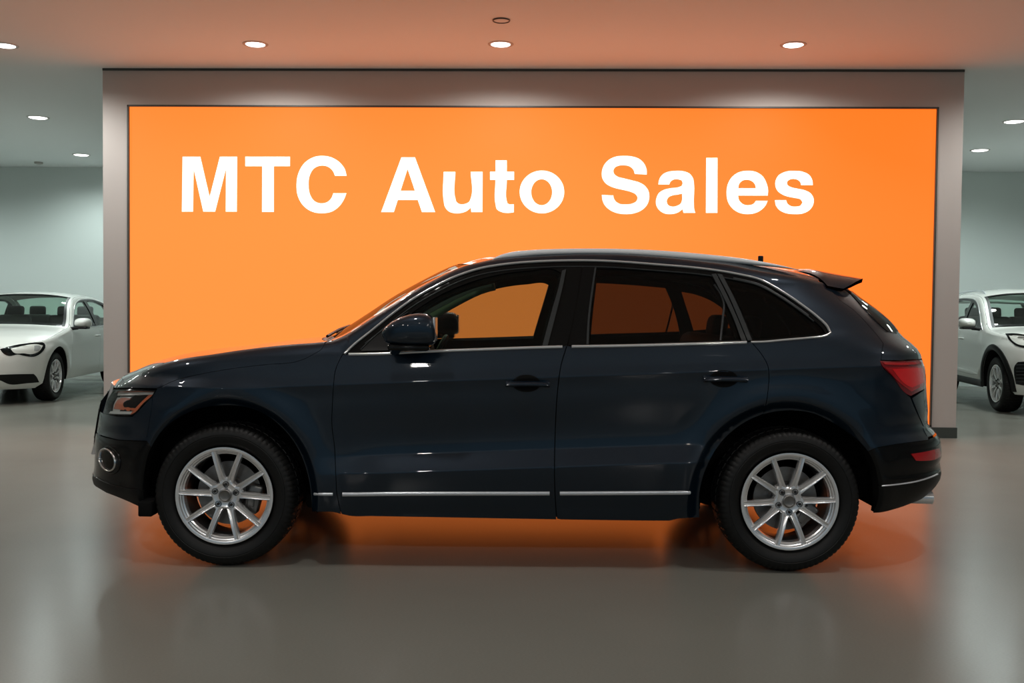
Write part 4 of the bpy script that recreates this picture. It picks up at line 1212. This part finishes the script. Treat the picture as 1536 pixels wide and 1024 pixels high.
cs = dict(wb=2.91, wr=.33, sill=.26, bottom=.20, arch=(.375, .40), hw=.895,
    E=[(-2.06, .735), (-1.95, .775), (-1.7, .835), (-1.35, .895), (-1.0, .945), (-.82, .975), (-.72, 1.02), (-.40, 1.235), (-.1, 1.365), (.1, 1.405), (.45, 1.425), (.85, 1.410), (1.2, 1.345), (1.55, 1.22), (1.85, 1.085), (2.0, 1.045), (2.3, 1.015)],
    C=[(-2.25, .775), (-2.1, .83), (-1.8, .90), (-1.4, .96), (-1.0, 1.005), (-.90, 1.03), (-.55, 1.250), (-.25, 1.39), (-.05, 1.455), (.1, 1.475), (.45, 1.49), (.9, 1.475), (1.3, 1.395), (1.7, 1.24), (2.0, 1.10), (2.1, 1.08), (2.4, 1.05)],
    shift=[(-2.1, -.16), (-1.3, -.12), (-.8, -.14), (-.1, -.10), (.5, 0), (1.9, .10), (2.3, .10)], x=(-.80, -.02, 1.15, 1.92), nose_c=.765, tail_c=1.03,
    gapA=[(-.72, .955), (-.86, .88), (-.92, .75), (-.94, .5), (-.93, .262)], gapB=[(.37, .965), (.34, .8), (.335, .5), (.34, .262)], gapC=[(1.36, .995), (1.40, .90), (1.36, .78), (1.28, .70)],
    belt=[(-.73, .950), (-.4, .955), (.37, .968), (.9, .982), (1.36, .998), (1.62, 1.012)], arc=[(-.73, .950), (-.62, 1.04), (-.38, 1.20), (-.1, 1.318), (.12, 1.362), (.45, 1.38), (.85, 1.365), (1.15, 1.305), (1.42, 1.185), (1.62, 1.012)],
    windows=[[(-.60, .975), (-.55, 1.06), (-.35, 1.195), (-.08, 1.305), (.12, 1.342), (.30, 1.35), (.31, .985)], [(.44, .99), (.42, 1.355), (.85, 1.342), (1.08, 1.29), (1.18, 1.01)], [(1.24, 1.015), (1.17, 1.265), (1.38, 1.17), (1.55, 1.03)]],
    mirror=(-.72, -.985, 1.035), handles=[(.20, .83), (1.18, .85)], steer=math.radians(0))
top_sedan = white_car(sedan, SD, cs)
SD.panel('headlight', skin(SD, [(0, 523.5), (9.4, 520.8), (35, 515.4), (56, 513.6), (66, 514.6), (67.8, 518.4), (63, 527.8), (50.4, 534.8), (38.7, 534), (26, 531.5), (13, 533.6), (5, 530)], 60), MT['black_gloss'], sedan, off=.004, thick=.01, sp=.04)
SD.panel('headlight_reflector', skin(SD, [(16, 523.5), (36, 518.5), (58, 517), (64, 518.5), (59, 526), (48, 531), (36, 530), (20, 528.5)], 60), MT['lamp_silver'], sedan, off=.007, thick=.004, sp=.03)
SD.panel('headlight_reflector', skin(SD, [(51, 519), (58, 518.5), (61, 521), (57, 526), (51, 526)], 60), MT['amber_pale'] if 'amber_pale' in MT else MT['alloy'], sedan, off=.009, thick=.003, sp=.03)
SD.panel('bumper_intake', skin(SD, [(-6, 562), (25, 561), (50.4, 560.6), (54, 564), (58.6, 573), (40, 574.6), (11.7, 575.4), (2, 571), (-6, 568)], 40), MT['black_matte'], sedan, off=.003, thick=.01, sp=.04)
def atc(B, q, z): return np.array([B.fs(q, z), z])
SD.panel('grille', [atc(SD, q, .30) for q in np.linspace(.76, 1, 8)]+[atc(SD, 1, .70), atc(SD, .9, .70), atc(SD, .76, .68)], MT['black_gloss'], sedan, off=.005, thick=.02)
SD.strip('grille_frame', [atc(SD, 1, .31), atc(SD, .78, .31), atc(SD, .75, .50), atc(SD, .77, .69), atc(SD, 1, .71)], .012, .012, MT['chrome'], sedan, off=.005)
for z_ in (.38, .46, .54, .62): SD.strip('grille_bar', [atc(SD, q, z_) for q in np.linspace(.77, 1, 6)], .006, .010, MT['satin'], sedan, off=.006)
SD.panel('tail_lamp', [np.array([SD.rs(q, z), z]) for q, z in ((.02, .80), (.55, .78), (.55, .93), (.02, .92))], MT['red_lens'], sedan, off=.004, thick=.01)

# ---- SUV on the right
UV = Body(wprof=[(.10, .82), (.22, .87), (.32, .90), (.50, .915), (.70, .925), (.88, .925), (.98, .91), (1.06, .89), (1.10, .872), (1.35, .79), (1.55, .70), (1.68, .64)],
          xf=[(.20, -2.08), (.30, -2.15), (.45, -2.19), (.60, -2.20), (.75, -2.18), (.88, -2.12), (.96, -2.04)],
          xr=[(.22, 2.18), (.4, 2.28), (.6, 2.30), (.9, 2.28), (1.1, 2.22), (1.3, 2.08), (1.5, 1.95)], af=.80, ar=.6, nf=2.35, nr=2.8, tilt=.03,
          extra=lambda x, z, zt: .012*np.exp(-((np.hypot((np.abs(x)-1.375)/.44, (z-.37)/.45)-1.08)/.15)**2)*sstep(.2, .4, z)+.012*np.exp(-((z-.46)/.05)**2)*(np.abs(x) < .8))
RU = math.radians(84.0)
place_by(UV, 1490, 616.5, -1.375, .905, RU)
uv = empty('suv', UV.loc, RU, 'white SUV facing the camera at the right edge, behind the dark one', 'car')
cu_ = dict(wb=2.75, wr=.37, sill=.30, bottom=.26, arch=(.42, .45), hw=.905, flare=True,
    E=[(-1.90, .945), (-1.75, .985), (-1.5, 1.025), (-1.2, 1.055), (-.95, 1.08), (-.82, 1.12), (-.5, 1.32), (-.2, 1.475), (0, 1.535), (.35, 1.575), (.8, 1.58), (1.3, 1.56), (1.65, 1.52), (1.85, 1.46)],
    C=[(-2.05, .985), (-1.9, 1.03), (-1.6, 1.08), (-1.2, 1.115), (-1.0, 1.14), (-.6, 1.37), (-.3, 1.54), (-.05, 1.62), (.35, 1.665), (.8, 1.675), (1.3, 1.65), (1.7, 1.59), (2.0, 1.50)],
    shift=[(-2.1, -.14), (-1.3, -.12), (-.8, -.16), (-.1, -.12), (.5, 0), (1.9, .08)], x=(-.86, -.05, 1.72, 1.80), nose_c=.975, tail_c=1.48, rear_glass=(1.12, 1.45, .42),
    gapA=[(-.74, 1.075), (-.84, .98), (-.88, .8), (-.88, .55), (-.86, .302)], gapB=[(.20, 1.09), (.17, .9), (.165, .5), (.17, .302)], gapC=[(1.16, 1.11), (1.22, 1.0), (1.20, .88), (1.10, .765)],
    belt=[(-.75, 1.07), (-.4, 1.078), (.2, 1.09), (.8, 1.102), (1.2, 1.115), (1.72, 1.16)], arc=[(-.75, 1.07), (-.60, 1.15), (-.40, 1.29), (-.15, 1.42), (.05, 1.485), (.4, 1.52), (.9, 1.52), (1.3, 1.485), (1.55, 1.39), (1.72, 1.16)],
    windows=[[(-.46, 1.11), (-.32, 1.28), (-.10, 1.39), (.05, 1.44), (.14, 1.46), (.14, 1.115)], [(.26, 1.12), (.24, 1.48), (.9, 1.485), (1.05, 1.46), (1.12, 1.13)], [(1.20, 1.14), (1.14, 1.44), (1.30, 1.42), (1.50, 1.33), (1.60, 1.18)]],
    mirror=(-.60, -1.03, 1.16), handles=[(.02, .93), (.98, .95)])
top_uv = white_car(uv, UV, cu_)
# the visible flank is the far side of this frame: read its lamps through the mirrored skin
class Mir:
    def __init__(s, B): s.B = B
    def S(s, a, z): return s.B.S(a, z)*np.array([1, -1, 1])
def skin_m(B, pts, corner=40, step=4):
    out = []
    for p in smooth_path(pts, True, step, corner):
        best = None; tgt = np.array(p)
        for s0 in ((-2.1, .7), (-2.5, .7), (-1.8, .6), (-2.8, .6)):
            x = np.array(s0, float); lam = 1.0
            r = lambda x: project(B.world(B.S(x[0], x[1])*np.array([1, -1, 1])))-tgt
            e = r(x)
            for _ in range(50):
                h = 1e-4; J = np.stack([(r(x+[h, 0])-e)/h, (r(x+[0, h])-e)/h], 1)
                st = np.clip(np.linalg.solve(J.T@J+lam*np.eye(2)*20, -J.T@e), -.15, .15); x2 = x+st; e2 = r(x2)
                if e2@e2 < e@e: x, e, lam = x2, e2, lam*.3
                else: lam *= 4
                if e@e < 1e-4 or lam > 1e9: break
            if best is None or e@e < best[0]-1e-3: best = (e@e, x)
        out.append(best[1])
    return out
UV.panel('headlight', skin_m(UV, [(1508, 500), (1522, 499.8), (1536, 501.6), (1548, 504), (1552, 514), (1549, 522), (1536, 521.4), (1524.6, 518.5), (1515.7, 511.7)], 60), MT['black_gloss'], uv, off=.004, thick=.01, sp=.04)
UV.panel('headlight_reflector', skin_m(UV, [(1513, 502.5), (1536, 504), (1547, 507), (1547, 518), (1536, 518.5), (1526, 516), (1518, 510)], 60), MT['lamp_silver'], uv, off=.007, thick=.004, sp=.03)
UV.panel('bumper_intake', skin_m(UV, [(1522.5, 548), (1527, 542.7), (1545, 542), (1560, 544), (1560, 578), (1536, 578), (1524, 575.5), (1521.5, 562)], 40), MT['black_gloss'], uv, off=.004, thick=.012, sp=.04)
for k in range(6):
    yy = 547+k*5
    pts = [skin_m(UV, [(x, yy), (x+.5, yy), (x, yy+.5)], step=9)[0] for x in (1525, 1535, 1545, 1556)]
    UV.strip('intake_bar', pts, .006, .008, MT['seal'], uv, off=.008)
UV.panel('grille', [atc(UV, q, .58) for q in np.linspace(.70, 1, 8)]+[atc(UV, 1, .90), atc(UV, .9, .90), atc(UV, .66, .88)], MT['black_gloss'], uv, off=.005, thick=.02)
UV.strip('grille_frame', [atc(UV, 1, .59), atc(UV, .72, .59), atc(UV, .67, .87), atc(UV, 1, .90)], .012, .012, MT['chrome'], uv, off=.005)
UV.strip('lower_cladding', [np.array([x, .335]) for x in np.linspace(-.93, .93, 30)], .05, .02, MT['black_matte'], uv, off=0)
UV.strip('door_moulding', [np.array([x, .47+.02*x]) for x in np.linspace(-.75, .80, 30)], .03, .014, MT['white_paint'], uv, off=0, taper=.2)
UV.panel('tail_lamp', [np.array([UV.rs(q, z), z]) for q, z in ((.02, .92), (.5, .90), (.5, 1.05), (.02, 1.06))], MT['red_lens'], uv, off=.004, thick=.01)
for sd in (1, -1):
    rp = [top_uv(t, -.86) for t in np.linspace(.15, 1.6, 14)]
    MB().tube([(q[0], q[1]*sd, q[2]+(.028 if 0 < i < 13 else -.01)) for i, q in enumerate(rp)], .014).build('roof_rail', MT['satin'], uv)

# ================================================================== the hall
YW, HC = 10.52, 3.80
XL, XR_ = -4.732, 4.262
YB = 18.03
SX0, SX1, SY0, SY1 = -15.0, 15.0, -7.0, YB
def plane_box(name, x0, x1, y0, y1, z0, z1, m):
    return structure(MB().box(((x0+x1)/2, (y0+y1)/2, (z0+z1)/2), (x1-x0, y1-y0, z1-z0)).build(name, m, None, smooth=False))
floor_m = mat('polished_concrete', (0.150, 0.148, 0.128, 1), 0.22, spec=.10)
def floor_nodes():
    nt = floor_m.node_tree; b = nt.nodes['Principled BSDF']; tc = nt.nodes.new('ShaderNodeTexCoord')
    n1 = nt.nodes.new('ShaderNodeTexNoise'); n1.inputs['Scale'].default_value = .7; n1.inputs['Detail'].default_value = 6
    n2 = nt.nodes.new('ShaderNodeTexNoise'); n2.inputs['Scale'].default_value = 90; n2.inputs['Detail'].default_value = 2
    mp = nt.nodes.new('ShaderNodeMapping'); mp.inputs['Scale'].default_value = (1, 3.5, 1)
    nt.links.new(tc.outputs['Object'], mp.inputs['Vector']); nt.links.new(mp.outputs[0], n2.inputs['Vector'])
    nt.links.new(tc.outputs['Object'], n1.inputs['Vector'])
    ad = nt.nodes.new('ShaderNodeMath'); ad.operation = 'MULTIPLY_ADD'; ad.inputs[1].default_value = .5
    nt.links.new(n1.outputs['Fac'], ad.inputs[0]); 
    m2 = nt.nodes.new('ShaderNodeMath'); m2.operation = 'MULTIPLY'; m2.inputs[1].default_value = .5
    nt.links.new(n2.outputs['Fac'], m2.inputs[0]); nt.links.new(m2.outputs[0], ad.inputs[2])
    rp = nt.nodes.new('ShaderNodeValToRGB')
    rp.color_ramp.elements[0].position = .35; rp.color_ramp.elements[0].color = (0.185, 0.185, 0.163, 1)
    rp.color_ramp.elements[1].position = .65; rp.color_ramp.elements[1].color = (0.225, 0.224, 0.198, 1)
    nt.links.new(ad.outputs[0], rp.inputs[0]); nt.links.new(rp.outputs[0], b.inputs['Base Color'])
    rr = nt.nodes.new('ShaderNodeMapRange'); rr.inputs[3].default_value = .19; rr.inputs[4].default_value = .27
    nt.links.new(n1.outputs['Fac'], rr.inputs[0]); nt.links.new(rr.outputs[0], b.inputs['Roughness'])
floor_nodes()
ceil_m = mat('painted_ceiling', (0.90, 0.93, 0.93, 1), .9, spec=.2)
wall_m = mat('painted_back_wall', (0.74, 0.80, 0.78, 1), .85, spec=.2, bump=(40, .03))
frame_m = mat('feature_wall_paint', (0.56, 0.54, 0.52, 1), .75, spec=.2, bump=(60, .04))
base_m = mat('dark_grey_skirting', (0.055, 0.070, 0.065, 1), .5)

plane_box('floor', SX0, SX1, SY0, SY1+.3, -.2, 0, floor_m)
plane_box('ceiling', SX0, SX1, SY0, SY1+.3, HC, HC+.2, ceil_m)
plane_box('wall_back', SX0, SX1, SY1, SY1+.3, 0, HC, wall_m)
plane_box('wall_left', SX0-.3, SX0, SY0, SY1+.3, 0, HC, wall_m)
plane_box('wall_right', SX1, SX1+.3, SY0, SY1+.3, 0, HC, wall_m)

# feature wall with the sign let into it
def on_wall(px, py, y=YW): return on_plane(px, py, 1, y)
pTL, pTR, pBR = on_wall(191, 158), on_wall(1409, 160), on_wall(1396, 640)
sx0, sx1, sz1, sz0 = pTL[0], (pTR[0]+pBR[0])/2, (pTL[2]+pTR[2])/2, .115
sz0 = float(on_wall(1396, 640)[2])
D = .45
mb = MB()
mb.box(((XL+sx0)/2, YW+D/2, HC/2), (sx0-XL, D, HC)).box(((XR_+sx1)/2, YW+D/2, HC/2), (XR_-sx1, D, HC))
mb.box(((sx0+sx1)/2, YW+D/2, (sz1+HC)/2), (sx1-sx0, D, HC-sz1)).box(((sx0+sx1)/2, YW+D/2, sz0/2), (sx1-sx0, D, sz0))
mb.box(((sx0+sx1)/2, YW+D-.05, (sz0+sz1)/2), (sx1-sx0, .10, sz1-sz0))
structure(mb.build('wall_centre', frame_m, None, smooth=False))
hb = sz0-.004
b1 = MB(); b1.box(((XL+XR_)/2, YW-.006, hb/2), (XR_-XL+.02, .012, hb)).box((XL-.006, YW+D/2, hb/2), (.012, D, hb)).box((XR_+.006, YW+D/2, hb/2), (.012, D, hb))
structure(b1.build('baseboard_centre', base_m, None, smooth=False))
structure(MB().box(((XL+XR_)/2, YW-.003, HC-.012), (XR_-XL, .006, .024)).build('trim_1', base_m, None, smooth=False))

# lit sign
sign_m = bpy.data.materials.new('orange_lightbox_film'); sign_m.use_nodes = True
nt = sign_m.node_tree; b = nt.nodes['Principled BSDF']; b.inputs['Base Color'].default_value = (0.05, 0.015, 0.003, 1); b.inputs['Roughness'].default_value = .6
b.inputs['Specular IOR Level'].default_value = .1
tc = nt.nodes.new('ShaderNodeTexCoord'); sp_ = nt.nodes.new('ShaderNodeSeparateXYZ'); nt.links.new(tc.outputs['Object'], sp_.inputs[0])
# lamps behind the film: a little stronger to the left and middle
mr = nt.nodes.new('ShaderNodeMapRange'); mr.interpolation_type = 'SMOOTHSTEP'; mr.inputs[1].default_value = -.5; mr.inputs[2].default_value = 4.4; mr.inputs[3].default_value = 0; mr.inputs[4].default_value = .8
nt.links.new(sp_.outputs['X'], mr.inputs[0])
mz = nt.nodes.new('ShaderNodeMapRange'); mz.interpolation_type = 'SMOOTHSTEP'; mz.inputs[1].default_value = 2.0; mz.inputs[2].default_value = 3.6; mz.inputs[3].default_value = 0; mz.inputs[4].default_value = .45
nt.links.new(sp_.outputs['Z'], mz.inputs[0])
ad = nt.nodes.new('ShaderNodeMath'); ad.operation = 'ADD'; ad.use_clamp = True; nt.links.new(mr.outputs[0], ad.inputs[0]); nt.links.new(mz.outputs[0], ad.inputs[1])
mx = nt.nodes.new('ShaderNodeMix'); mx.data_type = 'RGBA'
mx.inputs[6].default_value = (1.38, 0.315, 0.058, 1); mx.inputs[7].default_value = (1.28, 0.214, 0.020, 1)
nt.links.new(ad.outputs[0], mx.inputs[0]); nt.links.new(mx.outputs[2], b.inputs['Emission Color']); b.inputs['Emission Strength'].default_value = 1.0
letter_m = mat('cream_lit_letters', (0.8, 0.78, 0.7, 1), .6, emit=(1.0, 0.925, 0.80, 1), strength=.99, spec=0.1)

sign = empty('illuminated_sign', (0, YW, 0), 0, 'wide glowing orange lightbox sign with cream lettering on the central wall', 'sign')
YS = YW+.02
sg = MB().box(((sx0+sx1)/2, YS+.02-YW, (sz0+sz1)/2), (sx1-sx0-.012, .04, sz1-sz0-.012)).build('sign_face', sign_m, sign, smooth=False)
fr = MB(); t_ = .016
for (cx, cz, w, h) in (((sx0+sx1)/2, sz1-t_/2, sx1-sx0, t_), ((sx0+sx1)/2, sz0+t_/2, sx1-sx0, t_), (sx0+t_/2, (sz0+sz1)/2, t_, sz1-sz0), (sx1-t_/2, (sz0+sz1)/2, t_, sz1-sz0)):
    fr.box((cx, .005, cz), (w, .03, h))
fr.build('sign_frame', base_m, sign, smooth=False)

A_ = (255, 225, 5.4857); B_ = (565, 225, 5.2966); C_ = (895, 225, 8.0842); D_ = (1045, 225, 8.0842)
def ell(cx, cy, rx, ry): return [(cx+rx*math.cos(a), cy+ry*math.sin(a)) for a in np.linspace(0, 2*PI, 41)[:-1]]
LET = [
 ('letter_m', A_, [(105,55),(250,55),(327,388),(412,55),(553,55),(550,507),(460,507),(462,150),(372,507),(275,507),(195,150),(190,507),(99,507)], None, 0),
 ('letter_t', A_, [(621,55),(988,55),(988,133),(855,133),(855,509),(758,509),(760,133),(621,133)], None, 0),
 ('letter_c', A_, [(1454,212),(1440,160),(1400,105),(1340,65),(1260,48),(1175,62),(1105,110),(1060,185),(1042,290),(1055,385),(1100,460),(1165,505),(1250,520),(1335,505),(1400,455),(1435,400),(1452,355),(1345,355),(1325,400),(1290,430),(1243,438),(1190,420),(1155,370),(1141,290),(1152,205),(1185,152),(1260,128),(1320,150),(1345,180),(1358,212)], None, 45),
 ('letter_a', B_, [(197,58),(305,58),(465,493),(360,493),(327,397),(168,397),(137,493),(36,493)], [(246,150),(304,323),(190,323)], 0),
 ('letter_u', B_, [(532,173),(625,173),(625,380),(635,412),(665,430),(700,428),(735,410),(748,380),(748,173),(842,173),(840,493),(752,493),(748,458),(715,485),(670,500),(620,502),(570,485),(542,450),(532,400)], None, 50),
 ('letter_t', B_, [(945,82),(1034,82),(1034,172),(1092,172),(1092,237),(1034,237),(1034,405),(1040,425),(1058,431),(1090,430),(1090,495),(1040,500),(990,492),(955,470),(944,430),(944,237),(901,237),(901,172),(945,172)], None, 50),
 ('letter_o', B_, ell(1313,333,177,170), ell(1311,335,83,103), 45),
 ('letter_s', C_, [(607,298),(605,240),(575,165),(510,105),(430,78),(330,70),(230,80),(145,120),(85,190),(62,270),(68,340),(105,400),(165,440),(250,468),(340,488),(420,510),(475,540),(495,580),(480,620),(430,648),(350,658),(275,650),(225,615),(205,575),(202,550),(62,543),(68,600),(95,665),(150,720),(230,760),(340,777),(450,768),(545,730),(610,665),(638,570),(625,490),(580,430),(510,390),(430,368),(330,343),(250,320),(210,285),(203,250),(225,210),(270,190),(330,185),(400,200),(445,240),(462,290)], None, 55),
 ('letter_a', C_, [(747,418),(757,360),(795,300),(860,265),(950,253),(1050,257),(1130,290),(1170,350),(1180,420),(1178,650),(1183,720),(1196,762),(1053,762),(1040,717),(990,755),(900,777),(820,768),(755,725),(720,660),(722,590),(755,520),(820,480),(900,462),(985,452),(1030,435),(1042,400),(1030,368),(985,355),(930,360),(895,385),(880,418)], [(1035,528),(1035,600),(1020,645),(975,675),(915,685),(865,665),(850,620),(870,575),(920,550),(985,540)], 50),
 ('letter_l', C_, [(1328,95),(1464,95),(1463,762),(1324,762)], None, 0),
 ('letter_e', D_, [(860,552),(865,490),(845,400),(795,315),(715,265),(615,252),(510,270),(425,330),(375,420),(362,520),(378,625),(430,705),(510,758),(615,777),(715,762),(790,720),(835,670),(860,615),(718,615),(690,650),(630,668),(560,655),(515,610),(500,552)], [(502,463),(515,410),(555,372),(610,360),(665,375),(705,415),(718,463)], 50),
 ('letter_s', D_, [(1408,425),(1400,365),(1365,305),(1290,265),(1180,253),(1070,265),(990,310),(955,380),(955,440),(985,500),(1040,540),(1120,568),(1200,583),(1260,600),(1283,635),(1260,670),(1200,685),(1140,678),(1100,650),(1083,607),(947,607),(960,670),(1000,725),(1080,765),(1180,777),(1290,768),(1370,725),(1415,650),(1415,580),(1380,525),(1310,488),(1220,468),(1140,448),(1098,420),(1097,385),(1130,358),(1190,352),(1235,368),(1258,395),(1265,425)], None, 55),
]
for nm, (ox, oy, sc), pl, hole, cn in LET:
    def cv(pts):
        q = [(ox+x/sc, oy+y/sc) for x, y in pts]
        if cn: q = smooth_path(q, True, 1.2, cn)
        return [np.array(on_wall(x, y, YS)[[0, 2]]) for x, y in q]
    V2, T, loops = triangulate(cv(pl), [cv(hole)] if hole else [], 0)
    n = len(V2); yf, yb = YS-.006-YW, YS+.001-YW
    V = [(p[0], yf, p[1]) for p in V2]+[(p[0], yb, p[1]) for p in V2]
    Fc = [tuple(t) for t in T]+[(t[0]+n, t[2]+n, t[1]+n) for t in T]
    for L in loops:
        for k in range(len(L)): a, c = L[k], L[(k+1) % len(L)]; Fc.append((a, a+n, c+n, c))
    mesh(nm, V, Fc, letter_m, sign, smooth=False)

# downlights
lens_m = mat('lamp_diffuser', (0.9, 0.9, 0.9, 1), .5, emit=(1.0, 0.97, 0.92, 1), strength=6)
ring_m = mat('white_lamp_trim', (0.55, 0.53, 0.50, 1), .35, .3)
ring_d = mat('dark_lamp_trim', (0.06, 0.06, 0.06, 1), .4)
def downlight(x, y, label, power, r=.098, lit=True, spread=165, grp='recessed ceiling downlights'):
    col_ = (.88, 1, .97) if y > 12 else (1, .97, .92)
    root = empty('ceiling_downlight', (x, y, HC), 0, label, 'ceiling light', grp)
    MB().lathe([(-.001, r+.030), (-.006, r+.026), (-.009, r+.008), (-.006, r), (-.001, r)], (0, 0, 0), 'z', 48).build('trim_ring', ring_m, root)
    if lit:
        MB().lathe([(-.004, r), (-.010, r*.9), (-.013, r*.5), (-.0135, .0005)], (0, 0, 0), 'z', 40).build('lamp_lens', lens_m, root)
        L = bpy.data.lights.new('downlight_lamp', 'SPOT'); L.energy = power; L.spot_size = math.radians(spread); L.spot_blend = .6
        L.shadow_soft_size = .09; L.color = col_
        lo = bpy.data.objects.new('lamp', L); COL.objects.link(lo); lo.location = (0, 0, -.03); lo.parent = root
    return root
PW = 112
row = [((8, 68), 'downlight cut off by the left edge of the frame, in the row nearest the sign'),
       ((383, 66), 'second downlight from the left in the row before the sign, above the M and T'),
       ((751, 66), 'downlight above the word Auto, in the row before the sign'),
       ((1190, 67), 'downlight above the last letters of Sales, in the row before the sign')]
for (px, py), lb in row:
    p = on_plane(px, py, 2, HC); downlight(p[0], p[1], lb, PW*1.55, r=.092); print('dl', p)
for (px, py), lb in (((57, 176), 'larger of the two far downlights left of the central wall'), ((122, 232), 'farthest downlight left of the central wall, near the back wall'),
                     ((1521, 182), 'downlight at the right edge of the frame, above the right background car'), ((1470, 225), 'farthest downlight right of the central wall')):
    p = on_plane(px, py, 2, HC); downlight(p[0], p[1], lb, PW*1.75, r=.115); print('dl2', p)
# further lamps outside the frame, several added to brighten the cars and walls
for x, y in ((-10, 7.9), (5.05, 9.6), (-9.0, 13.5), (9.0, 13.5), (-11.5, 16.0), (11.5, 16.0), (-4.5, 4.2), (-1.2, 3.9), (2.3, 4.2), (5.6, 4.2), (-7.4, 10.9), (7.1, 11.2), (-4.5, -1.4), (-1.2, -1.4), (2.3, -1.4), (5.6, -1.4), (-4.5, -4.8), (2.3, -4.8)):
    downlight(x, y, 'unseen ceiling downlight outside the picture, placed to light the hall and cars', PW*(1.7 if y > 10 else 1.15 if y > 5 else .8 if y > 2 else 2.1))
# unlit recessed speaker / detector rings
p = on_plane(752, 30, 2, HC)
sm = empty('smoke_detector', (p[0], p[1], HC), 0, 'flat round fitting with a dark rim on the ceiling above the middle downlight', 'ceiling fitting')
MB().lathe([(-.001, .078), (-.010, .076), (-.012, .070), (-.004, .066)], (0, 0, 0), 'z', 40).build('rim', ring_d, sm)
MB().lathe([(-.004, .068), (-.008, .05), (-.009, .0005)], (0, 0, 0), 'z', 40).build('cover', ceil_m, sm)
p = on_plane(58, 243, 2, HC)
s2 = MB().lathe([(-.001, .075), (-.03, .07), (-.04, .04), (-.041, .0005)], (p[0], p[1], HC), 'z', 32).build('smoke_detector', ring_m, None)
tag(s2, 'small round detector on the far ceiling left of the central wall', 'ceiling fitting')

# light of the rest of the hall
w = bpy.data.worlds.new('world'); scn.world = w; w.use_nodes = True
bgn = w.node_tree.nodes['Background']; bgn.inputs[0].default_value = (0.38, 0.64, 0.84, 1); bgn.inputs[1].default_value = .22
